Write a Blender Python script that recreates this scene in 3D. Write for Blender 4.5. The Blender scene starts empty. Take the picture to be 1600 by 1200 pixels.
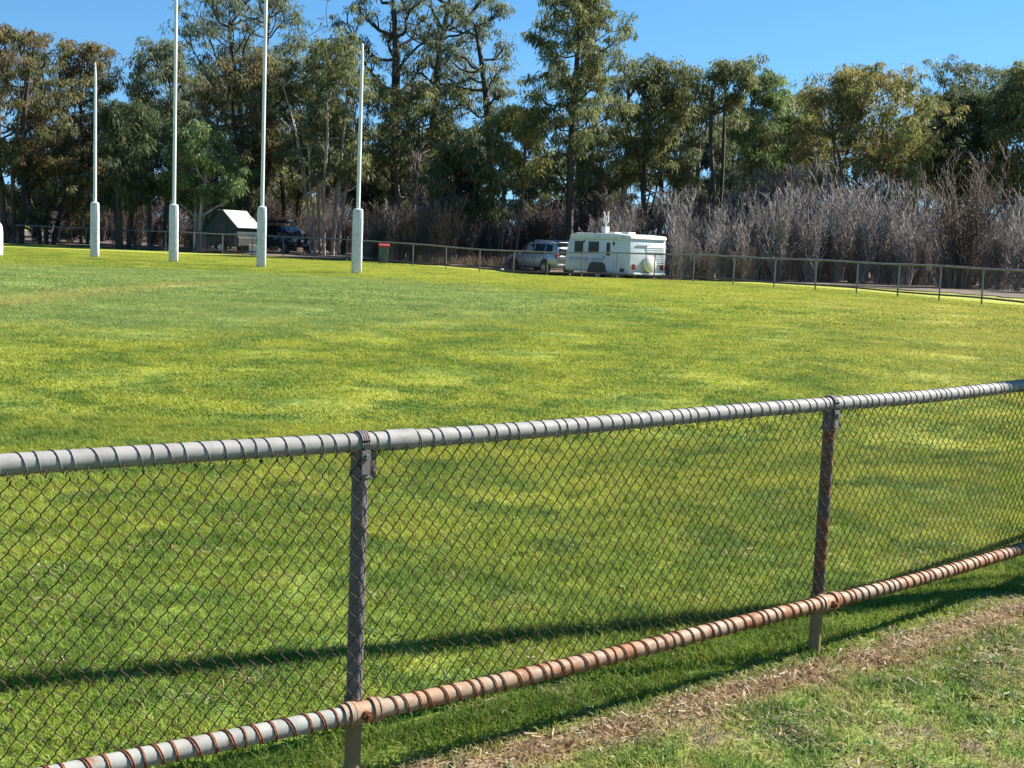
import bpy, bmesh, math, random
import numpy as np
from mathutils import Matrix, Vector
R_ = math.radians
rng = np.random.default_rng(7)
random.seed(7)
scene = bpy.context.scene
COL = scene.collection

# ------------------------------------------------------------------ camera
CAM_Z, FPX = 1.77, 2000.0
PITCH, ROLL = R_(6.39), R_(2.29)
cd = bpy.data.cameras.new("Camera")
cd.sensor_width = 36.0
cd.lens = 45.0
cd.clip_end = 2000.0
cam = bpy.data.objects.new("Camera", cd)
COL.objects.link(cam)
cam.matrix_world = Matrix.Translation((0, 0, CAM_Z)) @ (Matrix.Rotation(math.pi / 2 - PITCH, 4, 'X') @ Matrix.Rotation(ROLL, 4, 'Z'))
scene.camera = cam

# ------------------------------------------------------------------ light
SUN_AZ = math.atan2(0.397, 0.918)       # direction towards the sun, ccw from +X
SUN_EL = R_(38)
w = bpy.data.worlds.new("World")
scene.world = w
w.use_nodes = True
nt = w.node_tree
sky = nt.nodes.new('ShaderNodeTexSky')
sky.sky_type = 'NISHITA'
sky.sun_disc = False
sky.sun_elevation = SUN_EL
sky.sun_rotation = math.pi / 2 - SUN_AZ
sky.altitude = 200
sky.air_density = 1.0
sky.dust_density = 0.0
sky.ozone_density = 2.0
bg = nt.nodes['Background']
bg.inputs[1].default_value = 0.062
hs = nt.nodes.new('ShaderNodeHueSaturation')
hs.inputs['Saturation'].default_value = 1.3
hs.inputs['Hue'].default_value = 0.496
nt.links.new(sky.outputs[0], hs.inputs['Color'])
tcw = nt.nodes.new('ShaderNodeTexCoord')
va = nt.nodes.new('ShaderNodeVectorMath'); va.operation = 'ADD'; va.inputs[1].default_value = (0, 0, 0.12)
vn = nt.nodes.new('ShaderNodeVectorMath'); vn.operation = 'NORMALIZE'
nt.links.new(tcw.outputs['Generated'], va.inputs[0]); nt.links.new(va.outputs[0], vn.inputs[0]); nt.links.new(vn.outputs[0], sky.inputs[0])
nt.links.new(hs.outputs[0], bg.inputs[0])
sd = bpy.data.lights.new("Sun", 'SUN')
sd.energy = 5.0
sd.angle = R_(0.5)
sd.color = (1.0, 0.95, 0.87)
sun = bpy.data.objects.new("Sun", sd)
COL.objects.link(sun)
sv = Vector((math.cos(SUN_AZ) * math.cos(SUN_EL), math.sin(SUN_AZ) * math.cos(SUN_EL), math.sin(SUN_EL)))
sun.rotation_euler = sv.to_track_quat('Z', 'Y').to_euler()
sun.location = (20, 5, 30)
scene.view_settings.view_transform = 'Standard'
scene.view_settings.look = 'None'
scene.view_settings.exposure = 1.6
scene.view_settings.gamma = 1.0

# ------------------------------------------------------------------ helpers
MROT = np.array(cam.matrix_world.to_3x3())
CAMP = np.array([0, 0, CAM_Z])

def ray(u, v):
    return MROT @ np.array([(u - 800) / FPX, -(v - 600) / FPX, -1.0])

def at(u, v, y):
    """world point at photo position u, v (1600 wide) and y metres ahead"""
    r = ray(u, v)
    return CAMP + r * (y / r[1])

def gz(x, y):
    t = np.clip((np.asarray(y, float) - 8.0) / 24.0, 0, 1)
    return 0.4 * t * t * (3 - 2 * t) - 0.42 * np.exp(-((np.asarray(x, float) - 3.5) ** 2 + (np.asarray(y, float) - 64.0) ** 2) / 50.0)

def xat(u, v, y):
    return float(at(u, v, y)[0])

def tag(o, label=None, cat=None, group=None, kind=None):
    if label: o['label'] = label
    if cat: o['category'] = cat
    if group: o['group'] = group
    if kind: o['kind'] = kind
    return o

def empty(name, loc=(0, 0, 0), rz=0.0):
    o = bpy.data.objects.new(name, None)
    o.empty_display_size = 0.2
    o.location = loc
    o.rotation_euler = (0, 0, rz)
    COL.objects.link(o)
    return o

def link(name, me, mat, parent=None, smooth=False):
    if mat is not None and not me.materials:
        me.materials.append(mat)
    if smooth:
        me.polygons.foreach_set('use_smooth', [True] * len(me.polygons))
    o = bpy.data.objects.new(name, me)
    COL.objects.link(o)
    if parent is not None:
        o.parent = parent
    return o

def quads_mesh(name, V, Q, attr=None):
    me = bpy.data.meshes.new(name)
    V = np.asarray(V, np.float32); Q = np.asarray(Q, np.int32)
    n = Q.shape[1]
    me.vertices.add(len(V)); me.vertices.foreach_set('co', V.ravel())
    me.loops.add(Q.size); me.loops.foreach_set('vertex_index', Q.ravel())
    me.polygons.add(len(Q))
    me.polygons.foreach_set('loop_start', np.arange(0, Q.size, n, dtype=np.int32))
    me.polygons.foreach_set('loop_total', np.full(len(Q), n, np.int32))
    me.update(calc_edges=True)
    if attr is not None:
        a = me.attributes.new('tint', 'FLOAT', 'POINT')
        a.data.foreach_set('value', np.asarray(attr, np.float32))
    return me

def tube_np(path, rad, sides=6, cap=False):
    P = np.asarray(path, float); n = len(P)
    rad = np.full(n, rad) if np.isscalar(rad) else np.asarray(rad, float)
    T = np.gradient(P, axis=0)
    T /= np.linalg.norm(T, axis=1)[:, None] + 1e-9
    ref = np.array([0.0, 0, 1]) if abs(T[:, 2]).mean() < 0.8 else np.array([1.0, 0, 0])
    A = np.cross(T, ref); A /= np.linalg.norm(A, axis=1)[:, None] + 1e-9
    B = np.cross(T, A)
    ang = np.arange(sides) * 2 * math.pi / sides
    V = P[:, None, :] + rad[:, None, None] * (A[:, None, :] * np.cos(ang)[None, :, None] + B[:, None, :] * np.sin(ang)[None, :, None])
    V = V.reshape(-1, 3)
    i = np.arange(n - 1)[:, None] * sides; j = np.arange(sides)[None, :]; j2 = (j + 1) % sides
    Q = np.stack([i + j, i + sides + j, i + sides + j2, i + j2], -1).reshape(-1, 4)
    return V, Q

class MB:
    """collects shapes into ONE mesh"""
    def __init__(s): s.v = []; s.f = []
    def add(s, V, F):
        o = len(s.v)
        s.v += [tuple(map(float, p)) for p in V]
        s.f += [tuple(int(i) + o for i in f) for f in F]
        return s
    def tube(s, path, rad, sides=8, cap=True):
        V, Q = tube_np(path, rad, sides)
        F = [tuple(q) for q in Q]
        if cap:
            n = len(V)
            F += [tuple(range(sides)), tuple(range(n - 1, n - 1 - sides, -1))]
        return s.add(V, F)
    def box(s, c, d, rz=0.0, ry=0.0):
        x, y, z = d[0] / 2, d[1] / 2, d[2] / 2
        m = Matrix.Rotation(rz, 3, 'Z') @ Matrix.Rotation(ry, 3, 'Y')
        V = [m @ Vector((a * x, b * y, e * z)) + Vector(c) for a in (-1, 1) for b in (-1, 1) for e in (-1, 1)]
        return s.add(V, [(0, 1, 3, 2), (4, 6, 7, 5), (0, 4, 5, 1), (2, 3, 7, 6), (0, 2, 6, 4), (1, 5, 7, 3)])
    def prism(s, poly, axis, a, b):
        """poly: 2D points; extruded from a to b along axis ('x','y','z')"""
        def P(p, t):
            return {'y': (p[0], t, p[1]), 'x': (t, p[0], p[1]), 'z': (p[0], p[1], t)}[axis]
        n = len(poly)
        V = [P(p, a) for p in poly] + [P(p, b) for p in poly]
        F = [tuple(range(n - 1, -1, -1)), tuple(range(n, 2 * n))] + [(i, (i + 1) % n, n + (i + 1) % n, n + i) for i in range(n)]
        return s.add(V, F)
    def lathe(s, prof, c, axis='y', n=24, cap=True):
        """prof: (radius, offset along axis)"""
        V = []
        for r, t in prof:
            for k in range(n):
                a = 2 * math.pi * k / n
                p, q = r * math.cos(a), r * math.sin(a)
                V.append({'y': (c[0] + p, c[1] + t, c[2] + q), 'x': (c[0] + t, c[1] + p, c[2] + q), 'z': (c[0] + p, c[1] + q, c[2] + t)}[axis])
        F = []
        for i in range(len(prof) - 1):
            for k in range(n):
                k2 = (k + 1) % n
                F.append((i * n + k, i * n + k2, (i + 1) * n + k2, (i + 1) * n + k))
        if cap and prof[0][0] > 1e-4: F.append(tuple(range(n)))
        if cap and prof[-1][0] > 1e-4: F.append(tuple(range((len(prof) - 1) * n, len(prof) * n)))
        return s.add(V, F)
    def build(s, name, mat, parent=None, bevel=0.0, smooth=False, seg=2):
        me = bpy.data.meshes.new(name)
        me.from_pydata(s.v, [], s.f)
        bm = bmesh.new(); bm.from_mesh(me)
        bmesh.ops.recalc_face_normals(bm, faces=bm.faces)
        if bevel > 0:
            eds = [e for e in bm.edges if len(e.link_faces) == 2 and e.calc_face_angle(0) > 0.4]
            bmesh.ops.bevel(bm, geom=eds, offset=bevel, segments=seg, affect='EDGES', profile=0.5, clamp_overlap=True)
        bm.to_mesh(me); bm.free()
        o = link(name, me, mat, parent, smooth)
        if smooth:
            try: me.set_sharp_from_angle(angle=R_(40))
            except Exception: pass
        return o

def children(o): return [c for c in bpy.data.objects if c.parent == o]

def copy_tree(o, parent=None):
    c = o.copy(); COL.objects.link(c)
    if parent is not None: c.parent = parent
    for ch in children(o): copy_tree(ch, c)
    return c

# ------------------------------------------------------------------ materials
def new_mat(name):
    m = bpy.data.materials.new(name); m.use_nodes = True
    n = m.node_tree
    return m, n, n.nodes['Principled BSDF'], n.nodes['Material Output']

def noise(n, vec, scale, detail=4, rough=0.55, dist=0.0):
    t = n.nodes.new('ShaderNodeTexNoise')
    t.inputs['Scale'].default_value = scale; t.inputs['Detail'].default_value = detail
    t.inputs['Roughness'].default_value = rough; t.inputs['Distortion'].default_value = dist
    if vec is not None: n.links.new(vec, t.inputs['Vector'])
    return t.outputs[0]

def ramp(n, fac, stops):
    r = n.nodes.new('ShaderNodeValToRGB')
    e = r.color_ramp.elements
    while len(e) < len(stops): e.new(0.5)
    for k, (p, c) in enumerate(stops):
        e[k].position = p
        e[k].color = (c, c, c, 1) if np.isscalar(c) else (*c, 1)
    n.links.new(fac, r.inputs[0])
    return r.outputs[0]

def mix(n, fac, a, b, mode='MIX'):
    m = n.nodes.new('ShaderNodeMix'); m.data_type = 'RGBA'; m.blend_type = mode
    for sock, val in ((m.inputs[0], fac), (m.inputs[6], a), (m.inputs[7], b)):
        if hasattr(val, 'is_linked'): n.links.new(val, sock)
        elif np.isscalar(val): sock.default_value = val
        else: sock.default_value = (*val, 1)
    return m.outputs[2]

def mth(n, op, a, b=None, clamp=False):
    m = n.nodes.new('ShaderNodeMath'); m.operation = op; m.use_clamp = clamp
    for k, val in enumerate((a, b)):
        if val is None: continue
        if hasattr(val, 'is_linked'): n.links.new(val, m.inputs[k])
        else: m.inputs[k].default_value = val
    return m.outputs[0]

def pos(n):
    return n.nodes.new('ShaderNodeNewGeometry').outputs['Position']

def objco(n):
    return n.nodes.new('ShaderNodeTexCoord').outputs['Object']

def attr(n, name='tint'):
    a = n.nodes.new('ShaderNodeAttribute'); a.attribute_name = name
    return a.outputs['Fac']

def bump(n, b, h, strength=0.3, dist=0.02):
    k = n.nodes.new('ShaderNodeBump'); k.inputs['Strength'].default_value = strength; k.inputs['Distance'].default_value = dist
    n.links.new(h, k.inputs['Height']); n.links.new(k.outputs[0], b.inputs['Normal'])

def plain(name, col, rough=0.5, metal=0.0, var=0.15, scale=6.0, coat=0.0, dirt=None, dirt_amt=0.5, dscale=9.0):
    m, n, b, o = new_mat(name)
    oc = objco(n)
    f = noise(n, oc, scale, 5)
    c0 = tuple(max(0, c * (1 - var)) for c in col); c1 = tuple(min(1, c * (1 + var)) for c in col)
    c = ramp(n, f, [(0.3, c0), (0.7, c1)])
    if dirt is not None:
        d = ramp(n, noise(n, oc, dscale, 6, 0.65), [(0.5, 0.0), (0.68, dirt_amt)])
        c = mix(n, d, c, dirt)
    n.links.new(c, b.inputs['Base Color'])
    n.links.new(ramp(n, noise(n, oc, scale * 3, 4), [(0.3, max(0, rough - .1)), (0.7, min(1, rough + .1))]), b.inputs['Roughness'])
    b.inputs['Metallic'].default_value = metal
    b.inputs['Coat Weight'].default_value = coat
    return m

# colour of the turf as a function of the place
def turf_colour(n):
    p = pos(n)
    sep = n.nodes.new('ShaderNodeSeparateXYZ'); n.links.new(p, sep.inputs[0])
    X, Y = sep.outputs[0], sep.outputs[1]
    big = noise(n, p, 0.16, 5, 0.6)
    mid = noise(n, p, 0.9, 5, 0.6)
    fine = noise(n, p, 7.0, 4, 0.6)
    base = ramp(n, mid, [(0.36, (0.090, 0.184, 0.032)), (0.5, (0.242, 0.301, 0.045)), (0.62, (0.362, 0.393, 0.058))])
    base = mix(n, ramp(n, fine, [(0.35, 0.0), (0.7, 0.55)]), base, (0.349, 0.363, 0.067))
    base = mix(n, ramp(n, big, [(0.45, 0.0), (0.7, 0.55)]), base, (0.342, 0.363, 0.056))
    # bluish couch turf in the middle of the oval
    ex = mth(n, 'DIVIDE', mth(n, 'ADD', X, 10.0), 13.8); ey = mth(n, 'DIVIDE', mth(n, 'SUBTRACT', Y, 30.0), 13.5)
    rr = mth(n, 'SQRT', mth(n, 'ADD', mth(n, 'MULTIPLY', ex, ex), mth(n, 'MULTIPLY', ey, ey)))
    rr = mth(n, 'ADD', rr, mth(n, 'MULTIPLY', mth(n, 'SUBTRACT', mid, 0.5), 0.45))
    blue = ramp(n, rr, [(0.74, 0.9), (1.08, 0.0)])
    bcol = ramp(n, mid, [(0.3, (0.165, 0.250, 0.075)), (0.55, (0.255, 0.325, 0.110)), (0.75, (0.335, 0.365, 0.135))])
    base = mix(n, blue, base, bcol)
    # worn streak
    sx = mth(n, 'ABSOLUTE', mth(n, 'ADD', X, mth(n, 'SUBTRACT', 13.4, mth(n, 'MULTIPLY', Y, 0.172))))
    st = mth(n, 'MULTIPLY', ramp(n, sx, [(0.15, 1.0), (0.95, 0.0)]), ramp(n, mth(n, 'DIVIDE', Y, 100.0), [(0.20, 0.0), (0.23, 0.38), (0.32, 0.3), (0.36, 0.0)]))
    base = mix(n, st, base, (0.469, 0.346, 0.128))
    # yellow ring in front of the far fence
    yl = ramp(n, mth(n, 'DIVIDE', mth(n, 'ADD', Y, mth(n, 'MULTIPLY', X, 0.9)), 100.0), [(0.36, 0.0), (0.43, 0.6)])
    base = mix(n, mth(n, 'MULTIPLY', yl, ramp(n, mid, [(0.3, 0.4), (0.6, 1.0)])), base, (0.422, 0.424, 0.069))
    # dark lush clumps nearer
    dk = mth(n, 'MULTIPLY', ramp(n, noise(n, p, 1.9, 4, 0.5), [(0.54, 0.0), (0.62, 0.75)]), ramp(n, mth(n, 'DIVIDE', Y, 100.0), [(0.13, 1.0), (0.24, 0.15)]))
    base = mix(n, dk, base, (0.078, 0.168, 0.031))
    tan = mth(n, 'MULTIPLY', ramp(n, mth(n, 'DIVIDE', mth(n, 'SUBTRACT', X, mth(n, 'MULTIPLY', Y, 0.10)), 20.0), [(0.05, 0.0), (0.35, 0.7)]), ramp(n, mth(n, 'DIVIDE', Y, 100.0), [(0.10, 0.0), (0.17, 1.0), (0.36, 0.8), (0.42, 0.2)]))
    base = mix(n, mth(n, 'MULTIPLY', tan, ramp(n, mid, [(0.35, 0.35), (0.6, 1.0)])), base, (0.396, 0.351, 0.097))
    nearm = mth(n, 'MULTIPLY', ramp(n, mth(n, 'DIVIDE', mth(n, 'ADD', Y, mth(n, 'MULTIPLY', mth(n, 'SUBTRACT', mid, 0.5), 5.0)), 100.0), [(0.060, 0.62), (0.098, 0.0)]), 1.0)
    base = mix(n, nearm, base, ramp(n, noise(n, p, 2.6, 5, 0.6), [(0.36, (0.090, 0.185, 0.030)), (0.54, (0.195, 0.300, 0.045)), (0.68, (0.315, 0.365, 0.070))]))
    # strip by the near fence, camera side: dead grass, then weedy verge
    f = mth(n, 'SUBTRACT', mth(n, 'ADD', mth(n, 'MULTIPLY', X, 0.80), 4.37), Y)       # >0 on the camera's side
    f = mth(n, 'ADD', f, mth(n, 'MULTIPLY', mth(n, 'SUBTRACT', mid, 0.5), 0.5))
    verge = ramp(n, mth(n, 'MULTIPLY', f, 0.1), [(0.0, 0.0), (0.012, 1.0)])
    vcol = ramp(n, noise(n, p, 3.2, 5, 0.65), [(0.36, (0.044, 0.108, 0.027)), (0.47, (0.198, 0.292, 0.062)), (0.57, (0.330, 0.335, 0.108)), (0.68, (0.319, 0.243, 0.197))])
    base = mix(n, verge, base, vcol)
    dead = ramp(n, mth(n, 'MULTIPLY', f, 0.1), [(0.003, 0.0), (0.010, 1.0), (0.026, 0.9), (0.042, 0.0)])
    dead = mth(n, 'MULTIPLY', dead, ramp(n, noise(n, p, 2.3, 5, 0.6), [(0.36, 0.15), (0.52, 1.0)]))
    base = mix(n, dead, base, ramp(n, noise(n, p, 30, 3), [(0.35, (0.20, 0.105, 0.062)), (0.65, (0.36, 0.225, 0.145))]))
    return base, p

def turf_ground_mat():
    m, n, b, o = new_mat('turf_soil')
    c, p = turf_colour(n)
    c = mix(n, ramp(n, noise(n, p, 14, 6, 0.7), [(0.35, 0.55), (0.62, 0.0)]), c, (0.085, 0.080, 0.030))
    n.links.new(c, b.inputs['Base Color'])
    b.inputs['Roughness'].default_value = 0.95
    b.inputs['Specular IOR Level'].default_value = 0.1
    bump(n, b, noise(n, p, 22, 6, 0.7), 0.8, 0.03)
    return m

def blade_mat(name, dry=False):
    m, n, b, o = new_mat(name)
    c, p = turf_colour(n)
    t = attr(n)
    if dry:
        c = ramp(n, t, [(0.0, (0.26, 0.17, 0.10)), (0.5, (0.42, 0.31, 0.18)), (1.0, (0.58, 0.50, 0.38))])
    else:
        c = mix(n, ramp(n, t, [(0.0, 0.55), (0.35, 0.0)]), c, (0.040, 0.095, 0.012))
        c = mix(n, ramp(n, t, [(0.85, 0.0), (0.98, 0.45), (1.0, 0.8)]), c, (0.40, 0.36, 0.11))
    n.links.new(c, b.inputs['Base Color'])
    b.inputs['Roughness'].default_value = 0.7
    b.inputs['Specular IOR Level'].default_value = 0.15
    tr = n.nodes.new('ShaderNodeBsdfTranslucent'); n.links.new(mix(n, 1.0, c, (1.0, 1.0, 0.85), 'MULTIPLY'), tr.inputs[0])
    ms = n.nodes.new('ShaderNodeMixShader'); ms.inputs[0].default_value = 0.45
    n.links.new(b.outputs[0], ms.inputs[1]); n.links.new(tr.outputs[0], ms.inputs[2]); n.links.new(ms.outputs[0], o.inputs[0])
    return m

def leaf_mat(name, c0, c1, c2, tip=None):
    m, n, b, o = new_mat(name)
    t = attr(n)
    c = ramp(n, t, [(0.05, c0), (0.5, c1), (0.95, c2)])
    if tip is not None:
        oc = objco(n)
        c = mix(n, ramp(n, noise(n, oc, 0.45, 3), [(0.45, 0.0), (0.62, 0.75)]), c, tip)
    n.links.new(c, b.inputs['Base Color'])
    b.inputs['Roughness'].default_value = 0.6
    b.inputs['Specular IOR Level'].default_value = 0.25
    tr = n.nodes.new('ShaderNodeBsdfTranslucent'); n.links.new(mix(n, 1.0, c, (1.0, 1.0, 0.6), 'MULTIPLY'), tr.inputs[0])
    ms = n.nodes.new('ShaderNodeMixShader'); ms.inputs[0].default_value = 0.45
    n.links.new(b.outputs[0], ms.inputs[1]); n.links.new(tr.outputs[0], ms.inputs[2]); n.links.new(ms.outputs[0], o.inputs[0])
    return m

def bark_mat(name, c0, c1, scale=1.6):
    m, n, b, o = new_mat(name)
    mp = n.nodes.new('ShaderNodeMapping'); mp.inputs['Scale'].default_value = (3, 3, 0.7); n.links.new(objco(n), mp.inputs[0])
    f = noise(n, mp.outputs[0], scale, 6, 0.65)
    n.links.new(ramp(n, f, [(0.35, c0), (0.65, c1)]), b.inputs['Base Color'])
    b.inputs['Roughness'].default_value = 0.85
    bump(n, b, f, 0.5, 0.03)
    return m

LEAF = {
    'dark':   leaf_mat('leaf_dark', (0.036, 0.051, 0.030), (0.074, 0.098, 0.053), (0.153, 0.170, 0.099)),
    'grey':   leaf_mat('leaf_grey', (0.064, 0.082, 0.060), (0.130, 0.156, 0.109), (0.267, 0.290, 0.211)),
    'olive':  leaf_mat('leaf_olive', (0.064, 0.082, 0.040), (0.146, 0.166, 0.083), (0.302, 0.294, 0.159)),
    'green':  leaf_mat('leaf_green', (0.063, 0.103, 0.049), (0.139, 0.202, 0.089), (0.273, 0.324, 0.159)),
    'yellow': leaf_mat('leaf_yellow', (0.103, 0.114, 0.045), (0.223, 0.225, 0.089), (0.397, 0.359, 0.161)),
    'rust':   leaf_mat('leaf_rust', (0.063, 0.074, 0.043), (0.131, 0.140, 0.077), (0.251, 0.235, 0.139), (0.229, 0.147, 0.080)),
    'amber':  leaf_mat('leaf_amber', (0.068, 0.085, 0.041), (0.164, 0.182, 0.079), (0.322, 0.314, 0.156), (0.310, 0.236, 0.106)),
}
BARK = {
    'dark': bark_mat('bark_dark', (0.020, 0.016, 0.013), (0.075, 0.060, 0.050)),
    'grey': bark_mat('bark_grey', (0.060, 0.050, 0.043), (0.19, 0.165, 0.145)),
    'pale': bark_mat('bark_pale', (0.16, 0.13, 0.11), (0.48, 0.43, 0.38)),
}
M_TWIG = bark_mat('twig_grey', (0.09, 0.074, 0.068), (0.37, 0.33, 0.305), 0.9)
M_TWIGD = bark_mat('twig_brown', (0.05, 0.036, 0.030), (0.155, 0.115, 0.095), 0.9)

def galv_mat(name, base, rust_amt=0.0, rust_lo=0.55, cream=None, rk_=1.0):
    m, n, b, o = new_mat(name)
    oc = pos(n)
    c = ramp(n, noise(n, oc, 11, 6, 0.65), [(0.3, tuple(v * 0.72 for v in base)), (0.55, base), (0.75, tuple(min(1, v * 1.18) for v in base))])
    if cream is not None:
        c = mix(n, ramp(n, noise(n, oc, 5, 4), [(0.38, 0.0), (0.55, 1.0)]), c, cream)
    sp = ramp(n, noise(n, oc, 60, 5, 0.7), [(0.62, 0.0), (0.72, 0.7)])
    c = mix(n, sp, c, tuple(v * 0.45 for v in base))
    if rust_amt > 0:
        r = ramp(n, noise(n, oc, 9, 7, 0.7), [(rust_lo, 0.0), (rust_lo + 0.12, rust_amt)])
        c = mix(n, r, c, ramp(n, noise(n, oc, 40, 4), [(0.3, tuple(v * rk_ for v in (0.09, 0.028, 0.010))), (0.7, tuple(v * rk_ for v in (0.30, 0.11, 0.040)))]))
    n.links.new(c, b.inputs['Base Color'])
    b.inputs['Metallic'].default_value = 0.0
    b.inputs['Specular IOR Level'].default_value = 0.3
    n.links.new(ramp(n, noise(n, oc, 25, 5), [(0.3, 0.55), (0.7, 0.8)]), b.inputs['Roughness'])
    bump(n, b, noise(n, oc, 90, 5, 0.7), 0.12, 0.004)
    return m

M_GALV = galv_mat('galvanised_rail', (0.235, 0.225, 0.212), 0.3, 0.62)
M_GALVW = galv_mat('weathered_pale_rail', (0.265, 0.265, 0.24), 0.85, 0.57)
M_CREAM = galv_mat('rusty_cream_rail', (0.27, 0.225, 0.165), 0.9, 0.49, (0.28, 0.175, 0.105))
M_POST = galv_mat('post_steel', (0.145, 0.128, 0.125), 0.6, 0.60)
M_POSTR = galv_mat('post_rusty', (0.095, 0.080, 0.074), 0.95, 0.47)
M_FOOT = galv_mat('post_foot', (0.21, 0.165, 0.08), 0.2, 0.64)
M_WIRE = galv_mat('mesh_wire', (0.026, 0.016, 0.011), 0.7, 0.48, None, 0.30)
M_RUSTW = galv_mat('rusty_lacing', (0.13, 0.055, 0.028), 1.0, 0.36)
M_LACE = galv_mat('lacing_wire', (0.16, 0.15, 0.145), 0.5, 0.6)

# ------------------------------------------------------------------ ground
def axis_pts(lo, hi, fine_lo, fine_hi, step, coarse):
    a = list(np.arange(lo, fine_lo, coarse)) + list(np.arange(fine_lo, fine_hi, step)) + list(np.arange(fine_hi, hi + coarse, coarse))
    return np.array(a)

def grid_sheet(xs, ys, zf):
    X, Y = np.meshgrid(xs, ys)
    Z = zf(X, Y)
    V = np.stack([X, Y, Z], -1).reshape(-1, 3)
    nx = len(xs)
    i = np.arange(len(ys) - 1)[:, None] * nx; j = np.arange(nx - 1)[None, :]
    Q = np.stack([i + j, i + j + 1, i + nx + j + 1, i + nx + j], -1).reshape(-1, 4)
    return V, Q

xs = axis_pts(-700, 700, -30, 30, 0.5, 40); ys = axis_pts(-300, 900, 0, 70, 0.5, 40)
V, Q = grid_sheet(xs, ys, lambda X, Y: gz(X, Y) + 0.012 * np.sin(X * 1.7 + 0.6 * Y) * np.sin(Y * 1.3 - 0.4 * X) * (Y < 60))
g = link('ground', quads_mesh('ground', V, Q), turf_ground_mat(), None, True)
tag(g, kind='structure')

# far fence path and the woodland floor beyond it
FF = np.array([(-75, 88), (-44, 80.5), (-29.5, 78), (-15.85, 69.7), (-8.5, 66.0), (-5.9, 63.8), (-0.22, 60.5), (2.9, 56.8), (4.3, 54.2), (8.0, 51.2), (10.6, 48.4), (11.9, 46.2), (13.35, 41.8), (14.6, 38.0), (15.6, 33.5), (16.2, 28.0)])
def spline(P, n=600):
    P = np.asarray(P, float)
    d = np.r_[0, np.cumsum(np.linalg.norm(np.diff(P, axis=0), axis=1))]
    t = np.linspace(0, d[-1], n)
    S = np.stack([np.interp(t, d, P[:, k]) for k in range(P.shape[1])], -1)
    k = np.ones(61) / 61
    for _ in range(2):
        S = np.stack([np.convolve(np.pad(S[:, q], 30, 'reflect', reflect_type='odd'), k, 'valid') for q in range(P.shape[1])], -1)
    return S
FFS = spline(FF)
dd = np.r_[0, np.cumsum(np.linalg.norm(np.diff(FFS, axis=0), axis=1))]
def ffp(s): return np.array([np.interp(s, dd, FFS[:, 0]), np.interp(s, dd, FFS[:, 1])])
nrm = np.gradient(FFS, axis=0); nrm /= np.linalg.norm(nrm, axis=1)[:, None]
OUT = np.stack([-nrm[:, 1], nrm[:, 0]], -1)           # points away from the oval
OUT[OUT[:, 1] < 0] *= -1

m, n, b, o = new_mat('woodland_floor_litter')
p = pos(n)
c = ramp(n, noise(n, p, 1.3, 6, 0.7), [(0.3, (0.040, 0.030, 0.020)), (0.5, (0.105, 0.075, 0.052)), (0.66, (0.20, 0.145, 0.105)), (0.78, (0.09, 0.12, 0.03))])
n.links.new(c, b.inputs['Base Color']); b.inputs['Roughness'].default_value = 0.95
bump(n, b, noise(n, p, 9, 6, 0.7), 0.8, 0.06)
M_FLOOR = m
rows = []
for k in range(0, 600, 4):
    off = np.interp(FFS[k, 0], [-60, -10, 0, 8, 16], [0.6, 1.0, 9.5, 7.5, 6.5]) + rng.normal(0, 0.25)
    pts = []
    for q, extra in enumerate((0, 1.5, 3, 4.5, 6, 8, 10, 13, 20, 60, 200)):
        xy = FFS[k] + OUT[k] * off + np.array([OUT[k][0] * 0.3, 1.0]) * extra
        pts.append((xy[0], xy[1], gz(xy[0], xy[1]) + 0.03))
    rows.append(pts)
A = np.array(rows); nk = A.shape[0]
V = A.reshape(-1, 3); i = np.arange(nk - 1)[:, None] * 11; j = np.arange(10)[None, :]
Q = np.stack([i + j, i + j + 1, i + 11 + j + 1, i + 11 + j], -1).reshape(-1, 4)
fl = link('woodland_floor', quads_mesh('woodland_floor', V, Q), M_FLOOR)
tag(fl, kind='structure')

# ------------------------------------------------------------------ near chain-link fence
RAIL_Z, LOW_Z, RR = 1.12, 0.25, 0.030
tp = np.array([(-1.36, 3.36), (-0.465, 3.97), (0.486, 4.77), (1.38, 5.52), (2.68, 6.68)])
pc = np.polyfit(tp[:, 0], tp[:, 1], 2)
fx = np.linspace(-6.5, 12.5, 1900); fy = np.polyval(pc, fx)
fs = np.r_[0, np.cumsum(np.hypot(np.diff(fx), np.diff(fy)))]
def fpt(s): return np.array([np.interp(s, fs, fx), np.interp(s, fs, fy)])
def s_of_x(x): return float(np.interp(x, fx, fs))
def fdir(s):
    d = fpt(s + 0.02) - fpt(s - 0.02); return d / np.linalg.norm(d)
def fnrm(s):
    d = fdir(s); return np.array([d[1], -d[0]])       # towards the camera
S1, S2 = s_of_x(-0.470), s_of_x(1.385)
SP = S2 - S1
posts_s = [S1 + SP * k for k in (-1, 0, 1, 2, 3, 4, 5)]
SA, SB = posts_s[0] - 0.6, posts_s[-1] + 0.3
fence = empty('chain_link_fence', (*fpt(S1), 0))
tag(fence, 'rusty chain link fence with galvanised pipe rails running across the foreground grass', 'fence')
FL = np.array([*fpt(S1), 0.0])
def rail_path(s0, s1, z, off=0.0, step=0.1):
    n_ = max(2, int((s1 - s0) / step) + 1)
    return [np.array([*(fpt(s) + fnrm(s) * off), z + 0.004 * math.sin(s * 2.3)]) - FL for s in np.linspace(s0, s1, n_)]
s_joint = s_of_x(-0.395)
MB().tube(rail_path(SA, s_joint, RAIL_Z), RR, 20).build('top_rail', M_GALV, fence, smooth=True)
MB().tube(rail_path(s_joint + 0.004, SB, RAIL_Z), RR * 1.0, 20).build('top_rail', M_GALV, fence, smooth=True)
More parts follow.
